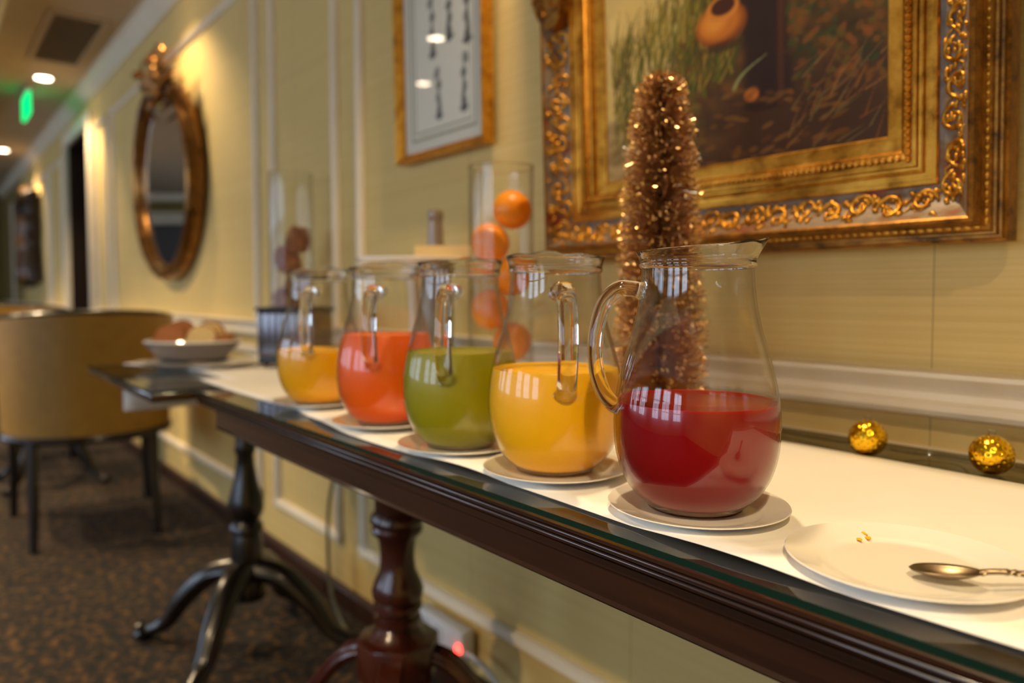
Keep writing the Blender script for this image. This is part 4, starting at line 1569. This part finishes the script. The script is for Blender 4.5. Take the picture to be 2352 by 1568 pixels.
# ------------------------------------------------------------------ second table: bread bowl, plate, toaster
bw = thing('bread_bowl', 'shallow grey stoneware bowl holding sliced bread', 'bowl', (-2.2468, 0.6202, TT + 0.0195), (0, 0, R(55)))
b = B()
lathe(b, [(0, 0), (0.085, 0), (0.095, 0.004), (0.118, 0.028), (0.132, 0.046), (0.134, 0.050), (0.131, 0.051), (0.113, 0.030), (0.09, 0.009), (0, 0.007)], 48, sy=0.8)
obj('bowl_body', b, M_GREYC, bw)
b = B()
tube(b, [(0.1325 * math.cos(2 * PI * k / 48), 0.106 * math.sin(2 * PI * k / 48), 0.0505) for k in range(48)], 0.003, 8, closed=True)
obj('bowl_rim', b, M_CHINA, bw)


def slice_(lb, loc, rot, w_=0.11, h_=0.085, d=0.022, crumb=M_CRUMB, crust=M_BREAD):
    t = thing('bread_slice', lb, 'bread', loc, rot, group='bread in the grey bowl')
    out_ = spline([(-w_ / 2, 0), (-w_ / 2 - 0.004, h_ * 0.45), (-w_ / 2 + 0.006, h_ * 0.85), (0, h_), (w_ / 2 - 0.006, h_ * 0.85), (w_ / 2 + 0.004, h_ * 0.45), (w_ / 2, 0)], 4)
    b = B()
    prism(b, [(float(p[0]), float(p[1])) for p in out_], 'y', -d / 2, d / 2)
    obj('crust', b, crust, t)
    b = B()
    prism(b, [(float(p[0]) * 0.93, 0.003 + float(p[1]) * 0.93) for p in out_], 'y', -d / 2 - 0.001, d / 2 + 0.001)
    obj('crumb', b, crumb, t)
    return t


M_BCR = noisy(mat('brown_crumb', rough=0.9), [lin((168, 100, 50)), lin((190, 120, 66))], (90, 90, 90), bump=0.4, dist=0.001)
BC = (-2.247, 0.620, TT + 0.03)
for lb, rr_, dd_, hh_, cm in [('brown bread slice leaning at the left of the bowl', -0.062, -0.030, 0.092, M_BCR), ('brown bread slice behind the leftmost one in the bowl', -0.048, 0.006, 0.104, M_BCR),
                             ('pale white bread slice in the middle of the bowl', 0.030, -0.032, 0.090, M_CRUMB), ('pale white bread slice behind the middle one in the bowl', 0.038, 0.004, 0.100, M_CRUMB)]:
    slice_(lb, (BC[0] + 0.626 * rr_ - 0.780 * dd_, BC[1] + 0.780 * rr_ + 0.626 * dd_, BC[2] + 0.001), (R(-24), 0, R(51)), 0.082, hh_, 0.016, cm)
t = thing('bread_roll', 'golden brown bread roll at the right of the bowl', 'bread', (BC[0] + 0.062, BC[1] + 0.070, BC[2] + 0.037), group='bread in the grey bowl')
b = B()
ball(b, (0, 0, 0), 0.032, 3, (1.1, 1.0, 0.85))
obj('roll_crust', b, M_BREAD, t, ang=180)
b = B()
for q in (-1, 0, 1):
    tube(b, [(-0.018 + 0.004 * q, 0.012 * q - 0.006, 0.0255 - 0.003 * abs(q)), (0.0, 0.012 * q, 0.0278 - 0.003 * abs(q)), (0.018, 0.012 * q + 0.006, 0.0250 - 0.003 * abs(q))], [0.0008, 0.0022, 0.0008], 6)
obj('score_marks', b, M_CRUMB, kids(t)[0])

pl2 = thing('oval_platter', 'large white oval platter under the bread bowl', 'platter', (-2.1564, 0.6047, TT + 0.0022), (0, 0, R(50)))
b = B()
lathe(b, [(0, 0), (0.10, 0), (0.105, 0.003), (0.145, 0.010), (0.165, 0.0155), (0.166, 0.017), (0.160, 0.0168), (0.13, 0.012), (0.11, 0.0075), (0, 0.0068)], 56, sy=0.74)
obj('platter_body', b, M_CHINA, pl2)
bw.location = (-2.247, 0.620, TT + 0.0195)
t = thing('butter_knife', 'table knife lying across the front of the oval platter', 'knife', (-2.0683, 0.553, TT + 0.019), (0, 0, R(58)))
b = B()
prism(b, [(-0.10, -0.008), (-0.02, -0.009), (0, -0.004), (0, 0.005), (-0.09, 0.007), (-0.105, 0.0)], 'z', 0, 0.0015)
obj('blade', b, M_STEEL, t, smooth=False)
b = B()
tube(b, [(0, 0, 0.001), (0.03, 0, 0.002), (0.08, 0, 0.002), (0.09, 0, 0.002)], [0.003, 0.005, 0.006, 0.003], 10, flat=0.5)
obj('knife_handle', b, M_STEEL, t)

to = thing('toaster', 'chrome toaster with a ribbed side on the black pedestal table', 'toaster', (-2.0012, 0.827, TT + 0.002), (0, 0, R(40)))
to.scale = (0.62, 0.8, 0.97)
b = B()
box(b, -0.14, 0.14, -0.075, 0.075, 0.028, 0.165)
bev(b, 0.014, 4)
obj('toaster_shell', b, M_CHROME, to)
b = B()
box(b, -0.136, 0.136, -0.072, 0.072, 0.010, 0.034)
bev(b, 0.005, 2)
obj('plinth', b, M_BLACKP, to)
b = B()
box(b, -0.145, 0.145, -0.080, 0.080, 0.162, 0.172)
bev(b, 0.004, 2)
obj('top_collar', b, M_BLACKP, to)
for s_ in (-0.03, 0.03):
    b = B()
    box(b, -0.11, 0.11, s_ - 0.012, s_ + 0.012, 0.171, 0.174)
    obj('bread_slot', b, mat('slot_dark', (0.01, 0.01, 0.01), 0.6), to, smooth=False)
for k in range(8):
    b = B()
    tube(b, [(-0.112 + 0.032 * k, -0.075, 0.045), (-0.112 + 0.032 * k, -0.077, 0.10), (-0.112 + 0.032 * k, -0.075, 0.152)], 0.0045, 8)
    obj('rib', b, M_CHROME, to)
for sx in (-1, 1):
    for sy_ in (-1, 1):
        b = B()
        lathe(b, [(0, 0), (0.010, 0), (0.012, 0.010), (0, 0.010)], 12, (sx * 0.11, sy_ * 0.05, 0))
        obj('foot', b, M_BLACKP, to)
b = B()
box(b, -0.160, -0.141, -0.018, 0.018, 0.105, 0.118)
bev(b, 0.003, 2)
obj('lever', b, M_BLACKP, to)


# ------------------------------------------------------------------ chairs
def make_chair(label, loc, rz):
    """tub chair facing -X"""
    t = thing('tub_chair', label, 'chair', loc, (0, 0, rz), group='ochre tub chairs')
    n = 40
    plan = []
    for i in range(n + 1):
        a = R(-100 + 200 * i / n)
        plan.append((0.305 * math.cos(a), 0.305 * math.sin(a), a))
    plan = [(-0.36, -0.292, R(-100))] + [(-0.20, -0.300, R(-100))] + plan[1:-1] + [(-0.20, 0.300, R(100)), (-0.36, 0.292, R(100))]

    def top(x):
        return 0.905 - 0.28 * max(0, (-x - 0.02) / 0.34) ** 1.3 + 0.035 * max(0, x / 0.305)
    b = B()
    rings = []
    for x, y, a in plan:
        ln = math.hypot(x, y) if x > 0 else abs(y)
        if x > -0.06:
            nx, ny = x / math.hypot(x, y), y / math.hypot(x, y)
        else:
            nx, ny = 0, (1 if y > 0 else -1)
        zt = top(x)
        zb = 0.445
        fl = 0.012
        rings.append([b.verts.new(p) for p in [(x + nx * fl, y + ny * fl, zt), (x, y, (zt + zb) / 2 + 0.05), (x - nx * fl, y - ny * fl, zb),
                                               (x - nx * 0.05, y - ny * 0.05, zb), (x - nx * 0.05, y - ny * 0.05, (zt + zb) / 2), (x - nx * 0.028, y - ny * 0.028, zt)]])
    for A, C in zip(rings, rings[1:]):
        for k in range(6):
            b.faces.new((A[k], A[(k + 1) % 6], C[(k + 1) % 6], C[k]))
    b.faces.new(rings[0])
    b.faces.new(list(reversed(rings[-1])))
    obj('backrest', b, M_YELLOW, t, ang=50)
    b = B()
    P, Q = [], []
    for x, y, a in plan:
        if x > -0.06:
            nx, ny = x / math.hypot(x, y), y / math.hypot(x, y)
        else:
            nx, ny = 0, (1 if y > 0 else -1)
        P.append((x + nx * -0.006, y + ny * -0.006, top(x) + 0.006))
        Q.append((x - nx * 0.022, y - ny * 0.022, 0.436))
    tube(b, P, 0.019, 10, flat=0.75)
    obj('top_rail', b, M_BLACKW, t)
    b = B()
    tube(b, Q, 0.022, 8, flat=0.9)
    tube(b, [(-0.34, -0.27, 0.436), (-0.34, 0.27, 0.436)], 0.02, 8)
    obj('seat_rail', b, M_BLACKW, t)
    b = B()
    box(b, -0.36, 0.165, -0.205, 0.205, 0.44, 0.50)
    bev(b, 0.02, 3)
    obj('seat', b, M_YELLOW, t)
    for (x, y, dx) in [(0.20, -0.20, 0.05), (0.20, 0.20, 0.05), (-0.33, -0.25, -0.01), (-0.33, 0.25, -0.01)]:
        b = B()
        tube(b, [(x, y, 0.44), (x + dx * 0.4, y * 1.01, 0.22), (x + dx, y * 1.03, 0.0)], [0.023, 0.019, 0.014], 8)
        obj('leg', b, M_BLACKW, t)
    return t


ch = make_chair('ochre tub chair with dark rails, back turned, in front of the oval mirror', (-3.611, 0.563, 0), R(-4))
ch.scale = (1.06, 1.07, 0.985)
c2 = dup(ch)
c2.location = (-5.540, 0.434, 0)
c2.rotation_euler = (0, 0, R(180))
c2['label'] = 'ochre tub chair facing the nearer one across the dining table'
c3 = dup(ch)
c3.location = (-7.991, 0.258, 0)
c3.rotation_euler = (0, 0, R(10))
c3['label'] = 'ochre tub chair farthest down the room'

dt = thing('dining_table', 'dark pedestal dining table behind the near tub chair', 'table', (-4.605, 0.5375, 0))
b = B()
box(b, -0.34, 0.34, -0.34, 0.34, 0.72, 0.75)
bev(b, 0.006, 2)
obj('table_top', b, M_BLACKW, dt)
b = B()
lathe(b, [(0, 0.72), (0.08, 0.72), (0.08, 0.70), (0.035, 0.68), (0.03, 0.5), (0.05, 0.38), (0.035, 0.3), (0.045, 0.24), (0, 0.2)], 28)
obj('pedestal_column', b, M_BLACKW, dt)
for k in range(4):
    b = B()
    cab_leg(b, R(45 + 90 * k), 0.29, 0.02, 0.30, th=0.03)
    obj('leg', b, M_BLACKW, dt)

# ------------------------------------------------------------------ wiring under the table
ps = thing('power_strip', 'white power strip fixed to the wall under the buffet table', 'power strip', (-1.543, WALL - 0.03, 0.150), (0, 0, 0))
b = B()
box(b, -0.105, 0.105, -0.024, 0.012, -0.038, 0.038)
bev(b, 0.004, 2)
obj('strip_housing', b, M_WPLAST, ps)
for x in (-0.06, 0.0):
    b = B()
    lathe(b, [(0.017, 0.0), (0.019, 0.0), (0.019, 0.002), (0.017, 0.002)], 24, M=Matrix.Translation((x, -0.024, 0)) @ Matrix.Rotation(R(90), 4, 'X'))
    obj('socket', b, mat('socket_grey', lin((150, 150, 156)), 0.5), ps)
b = B()
lathe(b, [(0, 0), (0.011, 0), (0.009, 0.006), (0, 0.008)], 16, M=Matrix.Translation((0.092, -0.024, -0.004)) @ Matrix.Rotation(R(90), 4, 'X'))
obj('indicator_lamp', b, M_LED, ps)
pg = thing('plug', 'black plug in the left end of the power strip', 'plug', (-1.632, WALL - 0.054, 0.155))
b = B()
lathe(b, [(0, 0), (0.018, 0), (0.018, 0.022), (0.010, 0.034), (0, 0.036)], 20, M=Matrix.Rotation(R(90), 4, 'X'))
obj('plug_body', b, M_BLACKP, pg)
b = B()
tube(b, spline([(0, -0.034, 0), (-0.03, -0.05, -0.03), (-0.06, -0.03, -0.09), (-0.10, -0.02, -0.145)], 6), 0.004, 8)
obj('plug_lead', b, M_BLACKP, pg)
b = B()
tube(b, spline([(-2.0008, 1.0182, 0.74), (-2.0725, 0.9975, 0.55), (-2.1508, 0.9924, 0.36), (-2.1719, 0.9944, 0.20), (-2.1237, 0.9820, 0.08), (-2.0180, 0.9717, 0.012), (-1.8800, 0.9510, 0.008)], 8), 0.0055, 8)
o = obj('hanging_cable', b, mat('grey_green_cable', lin((92, 92, 72)), 0.5))
tag(o, 'grey-green cable hanging from the table down the wall', 'cable')
b = B()
tube(b, spline([(-1.4303, 1.0048, 0.145), (-1.3389, 1.0027, 0.135), (-1.1919, 1.0006, 0.07), (-1.0758, 0.9924, 0.012), (-0.9161, 0.9613, 0.008)], 8), 0.0045, 8)
o = obj('wall_cable', b, M_WPLAST)
tag(o, 'white cable drooping from the right end of the power strip', 'cable')
